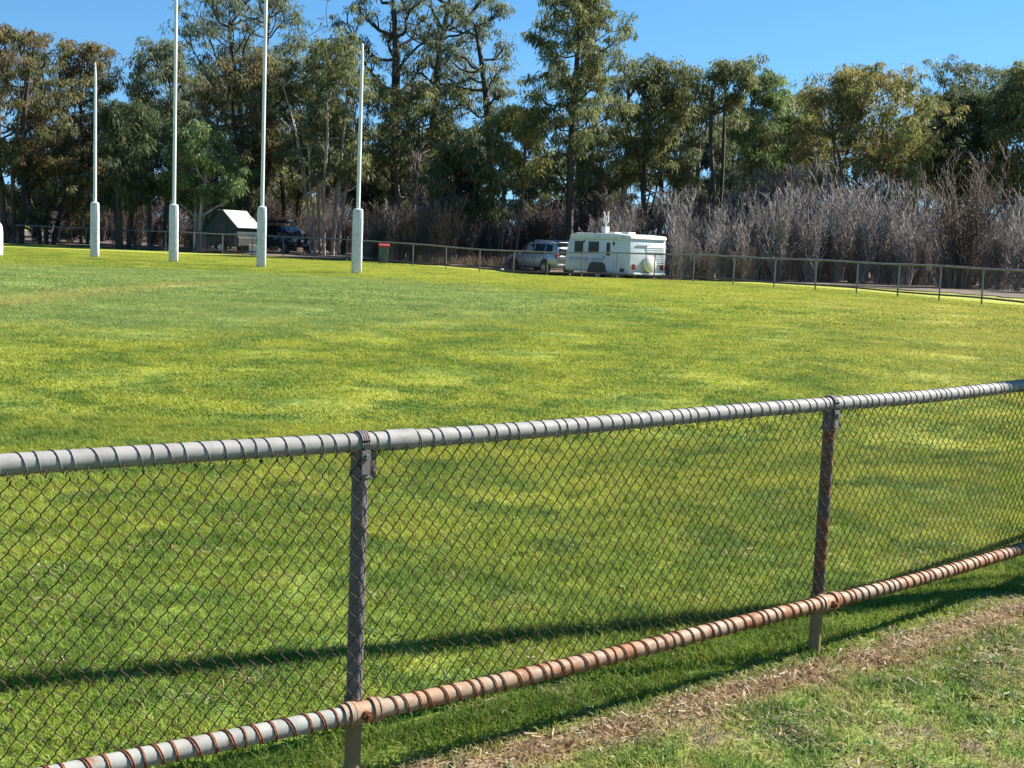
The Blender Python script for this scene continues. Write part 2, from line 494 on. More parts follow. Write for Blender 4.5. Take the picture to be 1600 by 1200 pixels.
MB().tube(rail_path(s_joint - 0.005, s_joint + 0.10, RAIL_Z, step=0.02), RR + 0.0045, 20).build('joint_sleeve', M_GALV, fence, smooth=True)
MB().tube(rail_path(SA, S1 - 0.02, LOW_Z, 0.05), RR, 20).build('bottom_rail', M_GALVW, fence, smooth=True)
tag(MB().tube(rail_path(S1 + 0.02, S2 - 0.02, LOW_Z, 0.05), RR, 20).build('bottom_rail', M_CREAM, fence, smooth=True), 'bottom rail stained cream and rust')
MB().tube(rail_path(S2 + 0.02, SB, LOW_Z, 0.05), RR, 20).build('bottom_rail', M_CREAM, fence, smooth=True)

def helix(s0, s1, z, off, pitch, rad, r, phase=0.0, per=14):
    n_ = int((s1 - s0) / pitch * per)
    P = []
    for k in range(n_ + 1):
        s = s0 + (s1 - s0) * k / n_
        a = -2 * math.pi * k / per + phase
        jit = 0.009 * math.sin(k * 0.073 + 1.3 * s) + 0.006 * math.sin(k * .21 + 2 * s)
        d = fdir(s); nn = fnrm(s)
        # one quick turn per pitch: advance mostly over the back
        c2 = fpt(s + jit) + nn * (off + rad * math.cos(a)) 
        P.append(np.array([c2[0], c2[1], z + 0.004 * math.sin(s * 2.3) + rad * math.sin(a)]) - FL)
    return P
lv, lq = tube_np(helix(SA, SB, RAIL_Z, 0, 0.0525, RR + 0.0020, 1), 0.0017, 5)
link('lacing_wire', quads_mesh('lacing_wire', lv, lq), M_LACE, fence, True)
for ph, mt in ((0.0, M_RUSTW), (0.75, M_RUSTW)):
    lv, lq = tube_np(helix(SA, SB, LOW_Z, 0.05, 0.0516, RR + 0.0022, 1, ph), 0.0022, 5)
    link('lacing_wire', quads_mesh('lacing_wire', lv, lq), mt, fence, True)

# woven wire: each wire zigzags and hooks its neighbours
WV = []; WQ = []; vo = 0
hw = 0.0258
zlo, zhi = LOW_Z + 0.026, RAIL_Z - 0.034
nl = int(round((zhi - zlo) / 0.0312)); hh = (zhi - zlo) / nl
nw = int((SB - SA) / hw)
ph = rng.normal(0, 0.0013, (nw + 2, nl + 1)); pz = rng.normal(0, 0.0010, (nw + 2, nl + 1)); 
for jw in range(nw):
    P = []
    for k in range(nl + 1):
        odd = (k + jw) % 2
        i_ = jw + odd
        s = SA + i_ * hw + ph[i_, k] + 0.006 * math.sin(k * 0.19 + i_ * 0.04)
        z = zlo + k * hh + pz[i_, k] + 0.004 * math.sin(i_ * 0.11 + k * 0.1)
        sag = 0.008 * math.sin(i_ * 0.06 + k * 0.13)
        for q, (ds, dz, do) in enumerate(((-1, -1, -1.0), (-1, 1, 1.0))):
            e = 0.0022 * (1 if odd else -1)
            c2 = fpt(s - e * 0.0) + fnrm(s) * (0.036 + sag + do * 0.0020)
            P.append(np.array([c2[0] + fdir(s)[0] * (e * 0.6), c2[1] + fdir(s)[1] * (e * 0.6), z + dz * 0.0028]) - FL)
    v_, q_ = tube_np(P, 0.00172, 5)
    WV.append(v_); WQ.append(q_ + vo); vo += len(v_)
# loose knuckle ends under the top rail
for jw in range(0, nw, 2):
    s = SA + jw * hw + rng.normal(0, .004)
    c2 = fpt(s) + fnrm(s) * 0.036
    base_ = np.array([c2[0], c2[1], zhi]) - FL
    d = np.array([*fdir(s), 0]); a = rng.uniform(-1, 1, 3) * 0.004
    for pth in ([base_ - d * 0.004, base_ + [0, 0, .010] + a, base_ + d * 0.010 + [0, 0, .014] + a, base_ + d * 0.018 + [0, 0, .004]],
                [base_, base_ + np.array([fnrm(s)[0] * -.012, fnrm(s)[1] * -.012, .03]), np.array([*(fpt(s)), RAIL_Z - .031]) - FL]):
        v_, q_ = tube_np(pth, 0.0018, 5)
        WV.append(v_); WQ.append(q_ + vo); vo += len(v_)
link('chain_link_mesh', quads_mesh('chain_link_mesh', np.concatenate(WV), np.concatenate(WQ)), M_WIRE, fence, True)

for k, s in enumerate(posts_s):
    c2 = fpt(s) - FL[:2]
    d = fdir(s); ang = math.atan2(d[1], d[0])
    pm = M_POSTR if k == 2 else M_POST
    po = MB().tube([(c2[0], c2[1], 0.24), (c2[0], c2[1], 0.7), (c2[0], c2[1], RAIL_Z - RR * 0.6)], 0.0265, 20).build('post', pm, fence, smooth=True)
    if k == 2: po['label'] = 'dark fence post with rust streaks'
    MB().tube([(c2[0], c2[1], -0.12), (c2[0], c2[1], 0.1), (c2[0], c2[1], 0.242)], 0.0267, 20).build('post_foot', M_FOOT, po, smooth=True)
    # top tee: strap over the rail with bolted cheeks
    br = MB()
    n2 = fnrm(s)
    arc = []
    for a in np.linspace(-0.35, math.pi + 0.35, 13):
        arc.append((c2[0] + n2[0] * math.cos(a) * (RR + .004), c2[1] + n2[1] * math.cos(a) * (RR + .004), RAIL_Z + 0.004 * math.sin(s * 2.3) + math.sin(a) * (RR + .004)))
    for off in (-0.012, -0.004, 0.004, 0.012):
        br.tube([np.array(q) + np.array([d[0], d[1], 0]) * off for q in arc], 0.0045, 6)
    br.tube([(c2[0], c2[1], RAIL_Z - .105), (c2[0], c2[1], RAIL_Z - .03)], 0.031, 18)
    br.tube([(c2[0], c2[1], RAIL_Z - .112), (c2[0], c2[1], RAIL_Z - .100)], 0.0345, 18)
    cheek = (c2[0] + n2[0] * .033, c2[1] + n2[1] * .033, RAIL_Z - .062)
    br.box(cheek, (0.030, 0.008, 0.075), ang)
    br.box((c2[0] + d[0] * .037, c2[1] + d[1] * .037, RAIL_Z - .075), (0.020, 0.036, 0.085), ang)
    bo = br.build('rail_bracket', M_POST, po, bevel=0.0)
    bb = MB()
    q0 = np.array([c2[0] + d[0] * .034, c2[1] + d[1] * .034, RAIL_Z - .088]); nn3 = np.array([n2[0], n2[1], 0])
    bb.tube([q0 - nn3 * .03, q0 + nn3 * .034], 0.006, 8)
    bb.tube([q0 + nn3 * .018, q0 + nn3 * .028], 0.012, 6)
    q1 = np.array([c2[0] + n2[0] * .03, c2[1] + n2[1] * .03, RAIL_Z - .045])
    bb.build('bolt', M_POST, bo)
    MB().tube([q1, q1 + nn3 * .02], 0.010, 6).build('bolt', M_POST, bo)
    # lower clamp holding the bottom rails
    lc = MB()
    cc = np.array([c2[0] + n2[0] * .05, c2[1] + n2[1] * .05, LOW_Z]); d3 = np.array([d[0], d[1], 0])
    for o1, o2, r_ in ((-.055, -.040, .041), (-.036, -.024, .039), (.03, .046, .041), (-.075, -.060, .036), (.055, .068, .037)):
        lc.tube([cc + d3 * o1, cc + d3 * o2], r_, 18)
    lc.tube([cc - d3 * .07, cc + d3 * .07], .034, 18)
    lc.tube([(c2[0], c2[1], LOW_Z - .045), (c2[0], c2[1], LOW_Z + .035)], .0325, 18)
    lco = lc.build('rail_clamp', M_CREAM, fence, smooth=True)
    lb = MB()
    lb.tube([cc - d3 * .004 + nn3 * .03, cc - d3 * .004 + nn3 * .050], .016, 12)
    lb.tube([cc - d3 * .004 + nn3 * .049, cc - d3 * .004 + nn3 * .062], .009, 6)
    lb.build('bolt', M_RUSTW, lco)

# pole outside the picture on the right whose shadow crosses the grass
px_, py_ = 2.8 + 0.918 * 4.2, 6.74 + 0.397 * 4.2
lp = empty('light_pole', (px_, py_, 0))
tag(lp, 'tall round timber pole on the grass beside the chain link fence, far right', 'pole')
MB().tube([(0, 0, -0.3), (0, 0, 4), (0, 0, 9.2)], [0.115, 0.105, 0.095], 16).build('pole', BARK['grey'], lp, smooth=True)
MB().box((0, 0, 8.7), (0.10, 1.2, 0.10), 0.4).build('crossarm', BARK['grey'], lp)

# ------------------------------------------------------------------ far boundary fence
M_FRAIL = plain('dull_steel', (0.19, 0.185, 0.178), 0.55, 0.3, 0.25)
M_FDARK = plain('dark_rail', (0.055, 0.05, 0.047), 0.7, 0.1, 0.3)
bf = empty('boundary_fence', (*ffp(30), 0.4))
tag(bf, 'long low pipe rail fence curving around the far side of the oval', 'fence')
BL = np.array([*ffp(30), 0.4])
L = dd[-1]
ss = np.linspace(0.5, L - 0.5, 160)
hts = lambda s: 1.10
tr_ = [np.array([*ffp(s), gz(*ffp(s)) + 1.10 + 0.012 * math.sin(s * 1.1)]) - BL for s in ss]
lr_ = [np.array([*ffp(s), gz(*ffp(s)) + 0.20 + 0.015 * math.sin(s * 0.9)]) - BL for s in ss]
MB().tube(tr_, 0.032, 8).build('top_rail', M_FRAIL, bf, smooth=True)
MB().tube(lr_, 0.030, 8).build('bottom_rail', M_FDARK, bf, smooth=True)
pm0 = None
NP = int(L / 2.12)
for k in range(NP):
    s = 0.6 + k * 2.12
    if s > L - 0.4: break
    q = np.array([*ffp(s), gz(*ffp(s))]) - BL
    if pm0 is None:
        pm0 = MB().tube([(0, 0, -0.2), (0, 0, 0.5), (0, 0, 1.09)], 0.028, 8).build('post', M_FRAIL, bf, smooth=True)
        pm0.location = q
    else:
        c_ = pm0.copy(); COL.objects.link(c_); c_.parent = bf; c_.location = q; c_.rotation_euler = (rng.normal(0, .012), rng.normal(0, .012), 0)
WV = []; WQ = []; vo = 0
hw2 = 0.05
nl = 17
for jw in range(int(L / hw2)):
    P = []
    s0 = jw * hw2
    for k in range(nl + 1):
        s = s0 + ((k + jw) % 2) * hw2
        x_, y_ = ffp(s)
        P.append((x_ - BL[0], y_ - BL[1] - 0.035, gz(x_, y_) + 0.2 + k * (0.88 / nl) - BL[2]))
    v_, q_ = tube_np(P, 0.0018, 3)
    WV.append(v_); WQ.append(q_ + vo); vo += len(v_)
link('chain_link_mesh', quads_mesh('far_mesh', np.concatenate(WV), np.concatenate(WQ)), M_FDARK, bf)

# ------------------------------------------------------------------ goal posts
M_WHITE = plain('white_post_paint', (0.62, 0.62, 0.63), 0.4, 0.0, 0.05, 2.0, 0.0, (0.45, 0.42, 0.36), 0.25, 3.0)
M_PAD = plain('white_vinyl_pad', (0.60, 0.605, 0.62), 0.5, 0.0, 0.07, 3.0, 0.0, (0.36, 0.33, 0.25), 0.65, 5.0)
GP = [(148, 402, 53.0, 7.9, 'short white post with pointed tip and padded base, leftmost of the four', 'behind_post'),
      (271, 410, 50.6, 13.5, 'tall white goal post with padded base, left of the camper tent', 'goal_post'),
      (408, 417, 48.0, 13.5, 'tall white padded goal post between the tent and the dark four wheel drive', 'goal_post'),
      (557, 428, 45.0, 7.9, 'short white behind post with padded base standing just left of the green wheelie bin', 'behind_post')]
for u, v, y, h, lab, nm in GP:
    x = xat(u, v, y); z = float(gz(x, y))
    r = empty(nm, (x, y, z), 0.25 + rng.normal(0, .1)); tag(r, lab, 'goal post', 'white goal posts on the oval')
    MB().tube([(0, 0, -0.1), (0, 0, 2.2), (0, 0, h - 0.6), (0, 0, h - 0.06), (0, 0, h)], [0.072, 0.07, 0.055 if h < 10 else 0.06, 0.045 if u > 200 else 0.022, 0.01], 14).build('pole', M_WHITE, r, smooth=True)
    pb = MB()
    zz = [0.03, 0.06, 0.5, 1.1, 1.7, 2.16, 2.24, 2.26]; sc_ = [0.155, 0.172, 0.176, 0.172, 0.174, 0.168, 0.15, 0.09]
    ringn = 16; VV = []
    for z_, s_ in zip(zz, sc_):
        for a in range(ringn):
            t = 2 * math.pi * (a + .5) / ringn
            ex = 0.42
            VV.append((s_ * math.copysign(abs(math.cos(t)) ** ex, math.cos(t)) + rng.normal(0, .002), s_ * math.copysign(abs(math.sin(t)) ** ex, math.sin(t)) + rng.normal(0, .002), z_))
    FF_ = [(i * ringn + a, i * ringn + (a + 1) % ringn, (i + 1) * ringn + (a + 1) % ringn, (i + 1) * ringn + a) for i in range(len(zz) - 1) for a in range(ringn)]
    FF_ += [tuple(range(ringn)), tuple(range((len(zz) - 1) * ringn, len(zz) * ringn))]
    pb.add(VV, FF_)
    pd = pb.build('pad', M_PAD, r, smooth=True)
    sm = MB()
    sm.box((0.02, -0.179, 1.13), (0.02, 0.012, 2.1)); sm.build('pad_seam', M_PAD, pd)
# padded white post cut off by the left edge
x = xat(-6, 375, 50.0)
r = empty('padded_post', (x, 50.0, float(gz(x, 50)))); tag(r, 'white round topped padded post cut off by the left edge of the photo', 'padded post')
MB().lathe([(0.24, 0.0), (0.25, 0.3), (0.25, 0.9), (0.22, 1.15), (0.12, 1.3), (0.0, 1.34)], (0, 0, 0.0), 'z', 20).build('pad', M_PAD, r, smooth=True)
MB().tube([(0, 0, -0.1), (0, 0, 0.05)], 0.1, 10).build('pole', M_WHITE, r)

# ------------------------------------------------------------------ vehicle materials
M_GLASS = plain('dark_glass', (0.012, 0.014, 0.017), 0.07, 0.0, 0.2, 2.0)
M_GLASS.node_tree.nodes['Principled BSDF'].inputs['Specular IOR Level'].default_value = 0.2
M_TYRE = plain('tyre_rubber', (0.014, 0.014, 0.015), 0.85, 0, 0.25, 12)
M_RIM = plain('alloy', (0.48, 0.48, 0.49), 0.3, 0.8, 0.08)
M_BLACK = plain('black_plastic', (0.018, 0.018, 0.02), 0.55, 0, 0.2)
M_SILVER = plain('silver_paint', (0.34, 0.35, 0.375), 0.3, 0.5, 0.05, 2, 0.6)
M_NAVY = plain('dark_blue_paint', (0.036, 0.044, 0.066), 0.25, 0.2, 0.1, 2, 0.8)
M_RED = plain('red_lens', (0.20, 0.018, 0.015), 0.2, 0, 0.1)
M_LAMP = plain('clear_lamp', (0.62, 0.64, 0.67), 0.12, 0.4, 0.08)
M_VAN = plain('caravan_white', (0.54, 0.57, 0.62), 0.35, 0, 0.03, 1.5, 0.2, (0.5, 0.47, 0.40), 0.25, 2.5)
M_VANGREY = plain('caravan_grey_panel', (0.36, 0.39, 0.43), 0.5, 0, 0.08)
M_ROOFC = plain('caravan_roof', (0.70, 0.68, 0.62), 0.5, 0, 0.08, 2, 0, (0.4, 0.33, 0.25), 0.5, 3)
M_CHROME = plain('bright_metal', (0.6, 0.6, 0.61), 0.2, 1.0, 0.05)

def wheel(parent, x, side, y, r=0.36, w=0.24):
    t = MB().lathe([(r * .62, -w * .2), (r * .62, -w / 2), (r * .93, -w / 2), (r, -w * .32), (r, w * .32), (r * .93, w / 2), (r * .62, w / 2), (r * .62, w * .2), (r * .62, -w * .2)], (x, side * y, r), 'y', 24, False).build('wheel', M_TYRE, parent, smooth=True)
    rim = MB()
    rim.lathe([(r * .64, side * w * .30), (r * .58, side * w * .44), (r * .5, side * w * .30), (0.0, side * w * .30)], (x, side * y, r), 'y', 20)
    for k in range(5):
        a = 2 * math.pi * k / 5 + 0.3
        rim.box((x + math.cos(a) * r * .32, side * (y + w * .37), r + math.sin(a) * r * .32), (r * .56, 0.03, r * .14), 0, -a)
    rim.lathe([(r * .14, side * w * .46), (0.0, side * w * .46)], (x, side * y, r), 'y', 10)
    rim.build('rim', M_RIM, t, smooth=True)
    return t

def loft_vehicle(parent, paint, st, belt_in=0.03):
    """st: stations from rear (x=0) to front: x, z_bottom, z_belt, z_top, half width body, half width top"""
    ring = []
    for x, zb, zm, zt, wb, wt in st:
        hz = zm - zb
        half = [(wb * .80, zb), (wb * .95, zb + hz * .10), (wb, zb + hz * .35), (wb * 1.0, zb + hz * .70), (wb * .965, zm)]
        if zt > zm + 0.02:
            g = zt - zm
            half += [(wb * .965 + (wt - wb * .965) * .5, zm + g * .5), (wt, zm + g * .90), (wt * .90, zt - .005), (wt * .5, zt + .012)]
        else:
            half += [(wb * .90, zm + .012), (wb * .80, zm + .02), (wb * .6, zm + .03), (wb * .3, zm + .035)]
        pts = [(x, -y, z) for y, z in half] + [(x, y, z) for y, z in reversed(half)]
        ring.append(pts)
    nR = len(ring[0])
    VV = [p for rg in ring for p in rg]
    Fc = [(i * nR + k, i * nR + (k + 1) % nR, (i + 1) * nR + (k + 1) % nR, (i + 1) * nR + k) for i in range(len(ring) - 1) for k in range(nR)]
    Fc += [tuple(range(nR)), tuple(range((len(ring) - 1) * nR, len(ring) * nR))]
    return MB().add(VV, Fc).build('body', paint, parent, smooth=True)

def st_at(st, x):
    a = np.array(st, float)
    return [np.interp(x, a[:, 0], a[:, k]) for k in range(1, 6)]

def side_glass(parent, st, pts, side, name='window'):
    """pts: (x, t) polygon, t 0 at the belt .. 1 at the roof rail; laid on the side of the cabin, 15 mm proud"""
    VV = []
    for off in (0.014, -0.02):
        for x, t in pts:
            zb, zm, zt, wb, wt = st_at(st, x)
            g = zt - zm
            y = wb * .965 + (wt - wb * .965) * min(1, t / .9 if t > .5 else t) + off
            VV.append((x, side * y, zm + g * t))
    k = len(pts)
    Fc = [tuple(range(k)), tuple(range(2 * k - 1, k - 1, -1))] + [(i, (i + 1) % k, k + (i + 1) % k, k + i) for i in range(k)]
    return MB().add(VV, Fc).build(name, M_GLASS, parent)

# ------------------------------------------------------------------ silver car hitched to the caravan
HEAD = R_(180 - 52)
cx, cy = xat(846, 415, 68.0), 68.0
suv = empty('silver_car', (cx, cy, float(gz(cx, cy))), HEAD)
suv.scale = (.92, .92, .92)
tag(suv, 'silver four wheel drive wagon parked nose left before the caravan', 'car')
ST = [(-2.36, .55, .98, .98, .80, .5), (-2.28, .42, 1.00, 1.10, .88, .62), (-2.18, .38, 1.04, 1.50, .91, .66), (-1.98, .36, 1.06, 1.74, .93, .68), (-1.3, .34, 1.05, 1.79, .935, .70), (-.3, .33, 1.03, 1.80, .935, .70),
      (.35, .33, 1.02, 1.74, .935, .69), (.75, .33, 1.02, 1.50, .935, .68), (1.12, .33, 1.04, 1.10, .935, .72), (1.25, .33, 1.05, 1.05, .935, .7), (1.9, .35, .98, .98, .92, .7), (2.25, .38, .88, .88, .86, .6), (2.38, .45, .72, .72, .74, .5)]
loft_vehicle(suv, M_SILVER, ST)
for sd in (1, -1):
    side_glass(suv, ST, [(.30, .10), (.92, .10), (.55, .82), (.36, .90)] if 0 else [(-.28, .10), (.95, .10), (.45, .84), (-.24, .84)], sd)
    side_glass(suv, ST, [(-1.28, .10), (-.36, .10), (-.33, .84), (-1.22, .84)], sd)
    side_glass(suv, ST, [(-1.95, .16), (-1.36, .10), (-1.30, .84), (-1.86, .80)], sd)
    for x in (1.42, -1.40):
        MB().lathe([(0.46, .0), (0.43, .016), (0.0, .016)] if sd > 0 else [(0.46, 0), (0.43, -.016), (0, -.016)], (x, sd * .925, .42), 'y', 24).build('wheel_arch', M_BLACK, suv)
        wheel(suv, x, sd, .86, .375, .25)
    MB().box((-0.05, sd * .945, .36), (2.1, .05, .07)).build('side_step', M_BLACK, suv, bevel=.015)
    mr = MB().box((.72, sd * 1.02, 1.14), (.16, .20, .17)).build('mirror', M_SILVER, suv, bevel=.03)
    MB().tube([(-1.7, sd * .62, 1.84), (-1.6, sd * .62, 1.87), (-.2, sd * .62, 1.88), (-.1, sd * .62, 1.83)], .02, 8).build('roof_rail', M_CHROME, suv)
    for hx in (-.2, -1.15):
        MB().box((hx, sd * .945, .93), (.18, .03, .035)).build('door_handle', M_CHROME, suv, bevel=.008)
    MB().box((-2.27, sd * .74, .98), (.14, .24, .30)).build('tail_light', M_RED, suv, bevel=.03)
    MB().box((2.22, sd * .66, .80), (.16, .30, .14)).build('headlight', M_LAMP, suv, bevel=.03)
    for sx_ in (-.32, .98, -1.32): MB().box((sx_, sd * .937, .72), (.012, .006, .56)).build('door_seam', M_BLACK, suv)
MB().add([(-2.335, -.60, 1.08), (-2.335, .60, 1.08), (-2.13, .56, 1.62), (-2.13, -.56, 1.62), (-2.30, -.60, 1.08), (-2.30, .60, 1.08), (-2.08, .56, 1.62), (-2.08, -.56, 1.62)],
         [(0, 1, 2, 3), (7, 6, 5, 4), (0, 4, 5, 1), (1, 5, 6, 2), (2, 6, 7, 3), (3, 7, 4, 0)]).build('rear_window', M_GLASS, suv)
MB().add([(.62, -.60, 1.62), (.62, .60, 1.62), (1.14, .66, 1.12), (1.14, -.66, 1.12), (.58, -.6, 1.58), (.58, .6, 1.58), (1.1, .66, 1.06), (1.1, -.66, 1.06)],
         [(0, 1, 2, 3), (7, 6, 5, 4), (0, 4, 5, 1), (1, 5, 6, 2), (2, 6, 7, 3), (3, 7, 4, 0)]).build('windscreen', M_GLASS, suv)
MB().box((-2.1, 0, 1.77), (.28, 1.2, .035), 0, .12).build('spoiler', M_SILVER, suv, bevel=.012)
MB().box((-2.36, 0, .50), (.14, 1.66, .20)).build('rear_bumper', M_SILVER, suv, bevel=.05)
MB().box((-2.372, 0, .84), (.015, .40, .12)).build('number_plate', M_LAMP, suv)
MB().tube([(-2.3, 0, .45), (-2.6, 0, .46)], .035, 8).build('tow_bar', M_BLACK, suv)

# ------------------------------------------------------------------ caravan
vx, vy = xat(959, 425, 60.6), 60.6
van = empty('caravan', (vx, vy, float(gz(vx, vy))), HEAD)
tag(van, 'white pop top caravan with round spare wheel cover, hitched behind the silver car', 'caravan')
Lh, Wh = 2.25, 1.10
body = [(-Lh, .42), (-Lh, .40), (-Lh - .02, 1.2), (-Lh + .02, 1.98), (Lh - .28, 1.98), (Lh - .08, 1.55), (Lh, .95), (Lh - .02, .40)]
bo = MB().prism(body, 'y', -Wh, Wh).build('body', M_VAN, van, bevel=.05, smooth=True)
MB().prism([(-Lh - .05, 1.985), (-Lh + .02, 2.14), (-1.2, 2.20), (Lh - .75, 2.20), (Lh - .32, 2.10), (Lh - .26, 1.985)], 'y', -Wh - .035, Wh + .035).build('roof', M_ROOFC, van, bevel=.035, smooth=True)
for sd in (1, -1):
    for (xa, xb, za, zb) in ((1.02, 1.62, 1.22, 1.80), (-.10, .62, 1.30, 1.80)):
        wf = MB().box(((xa + xb) / 2, sd * (Wh + .012), (za + zb) / 2), (xb - xa, .036, zb - za)).build('window', M_BLACK, van, bevel=.03)
        MB().box(((xa + xb) / 2, sd * (Wh + .032), (za + zb) / 2), (xb - xa - .12, .008, zb - za - .12)).build('pane', M_GLASS, wf)
    if sd > 0:
        do = MB().box((-.78, sd * (Wh + .006), 1.20), (.62, .024, 1.42)).build('door', M_VAN, van, bevel=.01)
        MB().box((-.78, sd * (Wh + .024), 1.48), (.24, .03, .60)).build('window', M_GLASS, do, bevel=.02)
        MB().box((-.52, sd * (Wh + .03), 1.10), (.05, .03, .12)).build('handle', M_BLACK, do)
        MB().box((-1.14, sd * (Wh + .03), 1.74), (.07, .06, .14)).build('outdoor_light', M_BLACK, van)
        for (xa, xb) in ((1.30, 2.0), (.62, 1.2), (-.45, .35), (-1.0, -.55)):
            MB().box(((xa + xb) / 2, sd * (Wh + .005), .98), (xb - xa, .02, .15)).build('side_stripe', M_VANGREY, van)
        MB().box((-1.75, sd * (Wh + .01), .55), (.28, .03, .16)).build('vent_panel', M_BLACK, van)
        MB().box((.95, sd * (Wh + .02), 1.80), (.08, .05, .08)).build('window_catch', M_BLACK, van)
        MB().tube([(Lh - .5, sd * (Wh + .05), 1.96), (-Lh + .1, sd * (Wh + .05), 1.96)], .045, 10).build('awning_roll', M_ROOFC, van, smooth=True)
        MB().box((-.78, sd * (Wh + .2), .36), (.55, .32, .04)).build('door_step', M_BLACK, van)
    MB().prism([(-.75, .36), (-.62, .74), (-.45, .86), (.35, .86), (.52, .74), (.66, .36)], 'y', sd * (Wh - .02), sd * (Wh + .02)).build('wheel_arch', M_BLACK, van)
    wheel(van, -.06, sd, Wh - .12, .34, .2)
    MB().box((0, sd * (Wh + .008), .44), (2 * Lh - .1, .02, .08)).build('skirt', M_VANGREY, van)
    MB().box((-Lh - .035, sd * .88, .72), (.05, .20, .26)).build('tail_light', M_RED, van, bevel=.02)
    MB().tube([(-Lh + .1, sd * .9, .40), (-Lh + .1, sd * .9, .05)], .035, 8).build('corner_leg', M_BLACK, van)
rb = MB()
for k in range(9):
    rb.box((-Lh - .018, -.45, .86 + k * .095), (.035, 1.15, .055))
rb.build('rear_ribbing', M_VAN, van, bevel=.012)
M_COVER = plain('wheel_cover_vinyl', (0.62, 0.62, 0.52), 0.5, 0, 0.08)
sc = MB().lathe([(0.0, -.27), (.30, -.265), (.36, -.22), (.36, -.05)], (-Lh, .0, .86), 'x', 28).build('spare_wheel_cover', M_COVER, van, smooth=True)
MB().tube([(-Lh - .05, 0, .86), (-Lh - .05, 0, .40)], .04, 8).build('spare_wheel_bracket', M_BLACK, van)
MB().box((-Lh - .12, 0, .42), (.14, 2.0, .10)).build('rear_bumper', M_VAN, van, bevel=.02)
MB().box((-Lh - .03, .35, 1.72), (.03, .75, .06)).build('rear_stripe', M_VANGREY, van)
MB().tube([(Lh - .1, .7, .38), (Lh + 1.25, 0, .44)], .05, 8).tube([(Lh - .1, -.7, .38), (Lh + 1.25, 0, .44)], .05, 8).build('drawbar', M_BLACK, van)
MB().tube([(Lh + .8, .15, .7), (Lh + .8, .15, .15)], .03, 8).lathe([(.1, -.03), (.1, .03)], (Lh + .8, .15, .1), 'y', 14).build('jockey_wheel', M_BLACK, van)
MB().box((-.1, .1, 2.235), (.62, .62, .09)).build('roof_hatch', M_ROOFC, van, bevel=.02)
MB().box((-1.2, .3, 2.235), (.5, .45, .10)).build('roof_vent', M_ROOFC, van, bevel=.02)
an = MB().box((.10, .55, 2.36), (.26, .26, .30)).build('antenna_base', M_WHITE, van, bevel=.02)
ant = MB()
ant.tube([(.10, .55, 2.5), (.10, .55, 3.02)], .028, 8)
for sd in (1, -1):
    ant.tube([(.10, .55, 2.62), (.10 + sd * .13, .55, 2.72), (.10 + sd * .16, .55, 2.9), (.10 + sd * .10, .55, 3.02), (.10 + sd * .17, .55, 3.2)], .035, 8)
    ant.box((.10 + sd * .11, .55, 2.78), (.14, .05, .12))
ant.build('antenna', M_WHITE, an, smooth=True)

# ------------------------------------------------------------------ dark four wheel drive in the shade
dx, dy = xat(446, 397, 83.0), 83.0
fw = empty('dark_car', (dx, dy, float(gz(dx, dy))), R_(-48))
fw.scale = (.93, .93, .93)
tag(fw, 'dark four wheel drive with roof rack and round driving lights parked in the shade', 'car')
ST2 = [(-2.40, .55, 1.15, 1.15, .86, .6), (-2.34, .45, 1.18, 1.80, .90, .74), (-1.2, .42, 1.18, 1.88, .92, .76), (.2, .42, 1.16, 1.88, .92, .76), (.55, .42, 1.16, 1.76, .92, .75), (1.02, .42, 1.17, 1.20, .92, .78), (1.1, .42, 1.17, 1.17, .92, .8), (1.9, .45, 1.10, 1.10, .90, .75), (2.2, .5, 1.02, 1.02, .86, .7), (2.28, .6, .90, .90, .80, .6)]
loft_vehicle(fw, M_NAVY, ST2)
for sd in (1, -1):
    side_glass(fw, ST2, [(-.30, .10), (.78, .10), (.42, .84), (-.26, .84)], sd)
    side_glass(fw, ST2, [(-1.3, .10), (-.38, .10), (-.35, .84), (-1.28, .84)], sd)
    side_glass(fw, ST2, [(-2.2, .10), (-1.4, .10), (-1.38, .84), (-2.16, .84)], sd)
    for x in (1.45, -1.45):
        MB().lathe([(0.50, .0), (0.47, sd * .016), (0.0, sd * .016)], (x, sd * .905, .46), 'y', 24).build('wheel_arch', M_BLACK, fw)
        wheel(fw, x, sd, .85, .40, .26)
    MB().box((2.20, sd * .62, .90), (.18, .34, .20)).build('headlight', M_LAMP, fw, bevel=.03)
    MB().box((.80, sd * 1.02, 1.28), (.14, .2, .22)).build('mirror', M_NAVY, fw, bevel=.03)
    MB().lathe([(.03, .0), (.105, .05), (.115, .11), (.0, .125)], (2.42, sd * .24, .86), 'x', 18).build('driving_light', M_LAMP, fw, smooth=True)
    MB().tube([(-1.9, sd * .72, 1.88), (-1.9, sd * .72, 2.05), (.3, sd * .72, 2.05), (.3, sd * .72, 1.88)], .02, 6).build('rack_leg', M_BLACK, fw)
MB().add([(.52, -.66, 1.78), (.52, .66, 1.78), (1.05, .74, 1.20), (1.05, -.74, 1.20), (.48, -.66, 1.74), (.48, .66, 1.74), (1.0, .74, 1.14), (1.0, -.74, 1.14)],
         [(0, 1, 2, 3), (7, 6, 5, 4), (0, 4, 5, 1), (1, 5, 6, 2), (2, 6, 7, 3), (3, 7, 4, 0)]).build('windscreen', M_GLASS, fw)
MB().box((2.34, 0, .60), (.16, 1.76, .22)).build('front_bumper', M_BLACK, fw, bevel=.04)
MB().box((2.27, 0, .92), (.10, .80, .20)).build('grille', M_BLACK, fw, bevel=.02)
MB().box((2.425, 0, .60), (.015, .38, .11)).build('number_plate', M_LAMP, fw)
MB().tube([(2.42, -.7, .68), (2.46, -.6, 1.0), (2.46, .6, 1.0), (2.42, .7, .68)], .03, 8).build('bull_bar', M_BLACK, fw)
rk = MB()
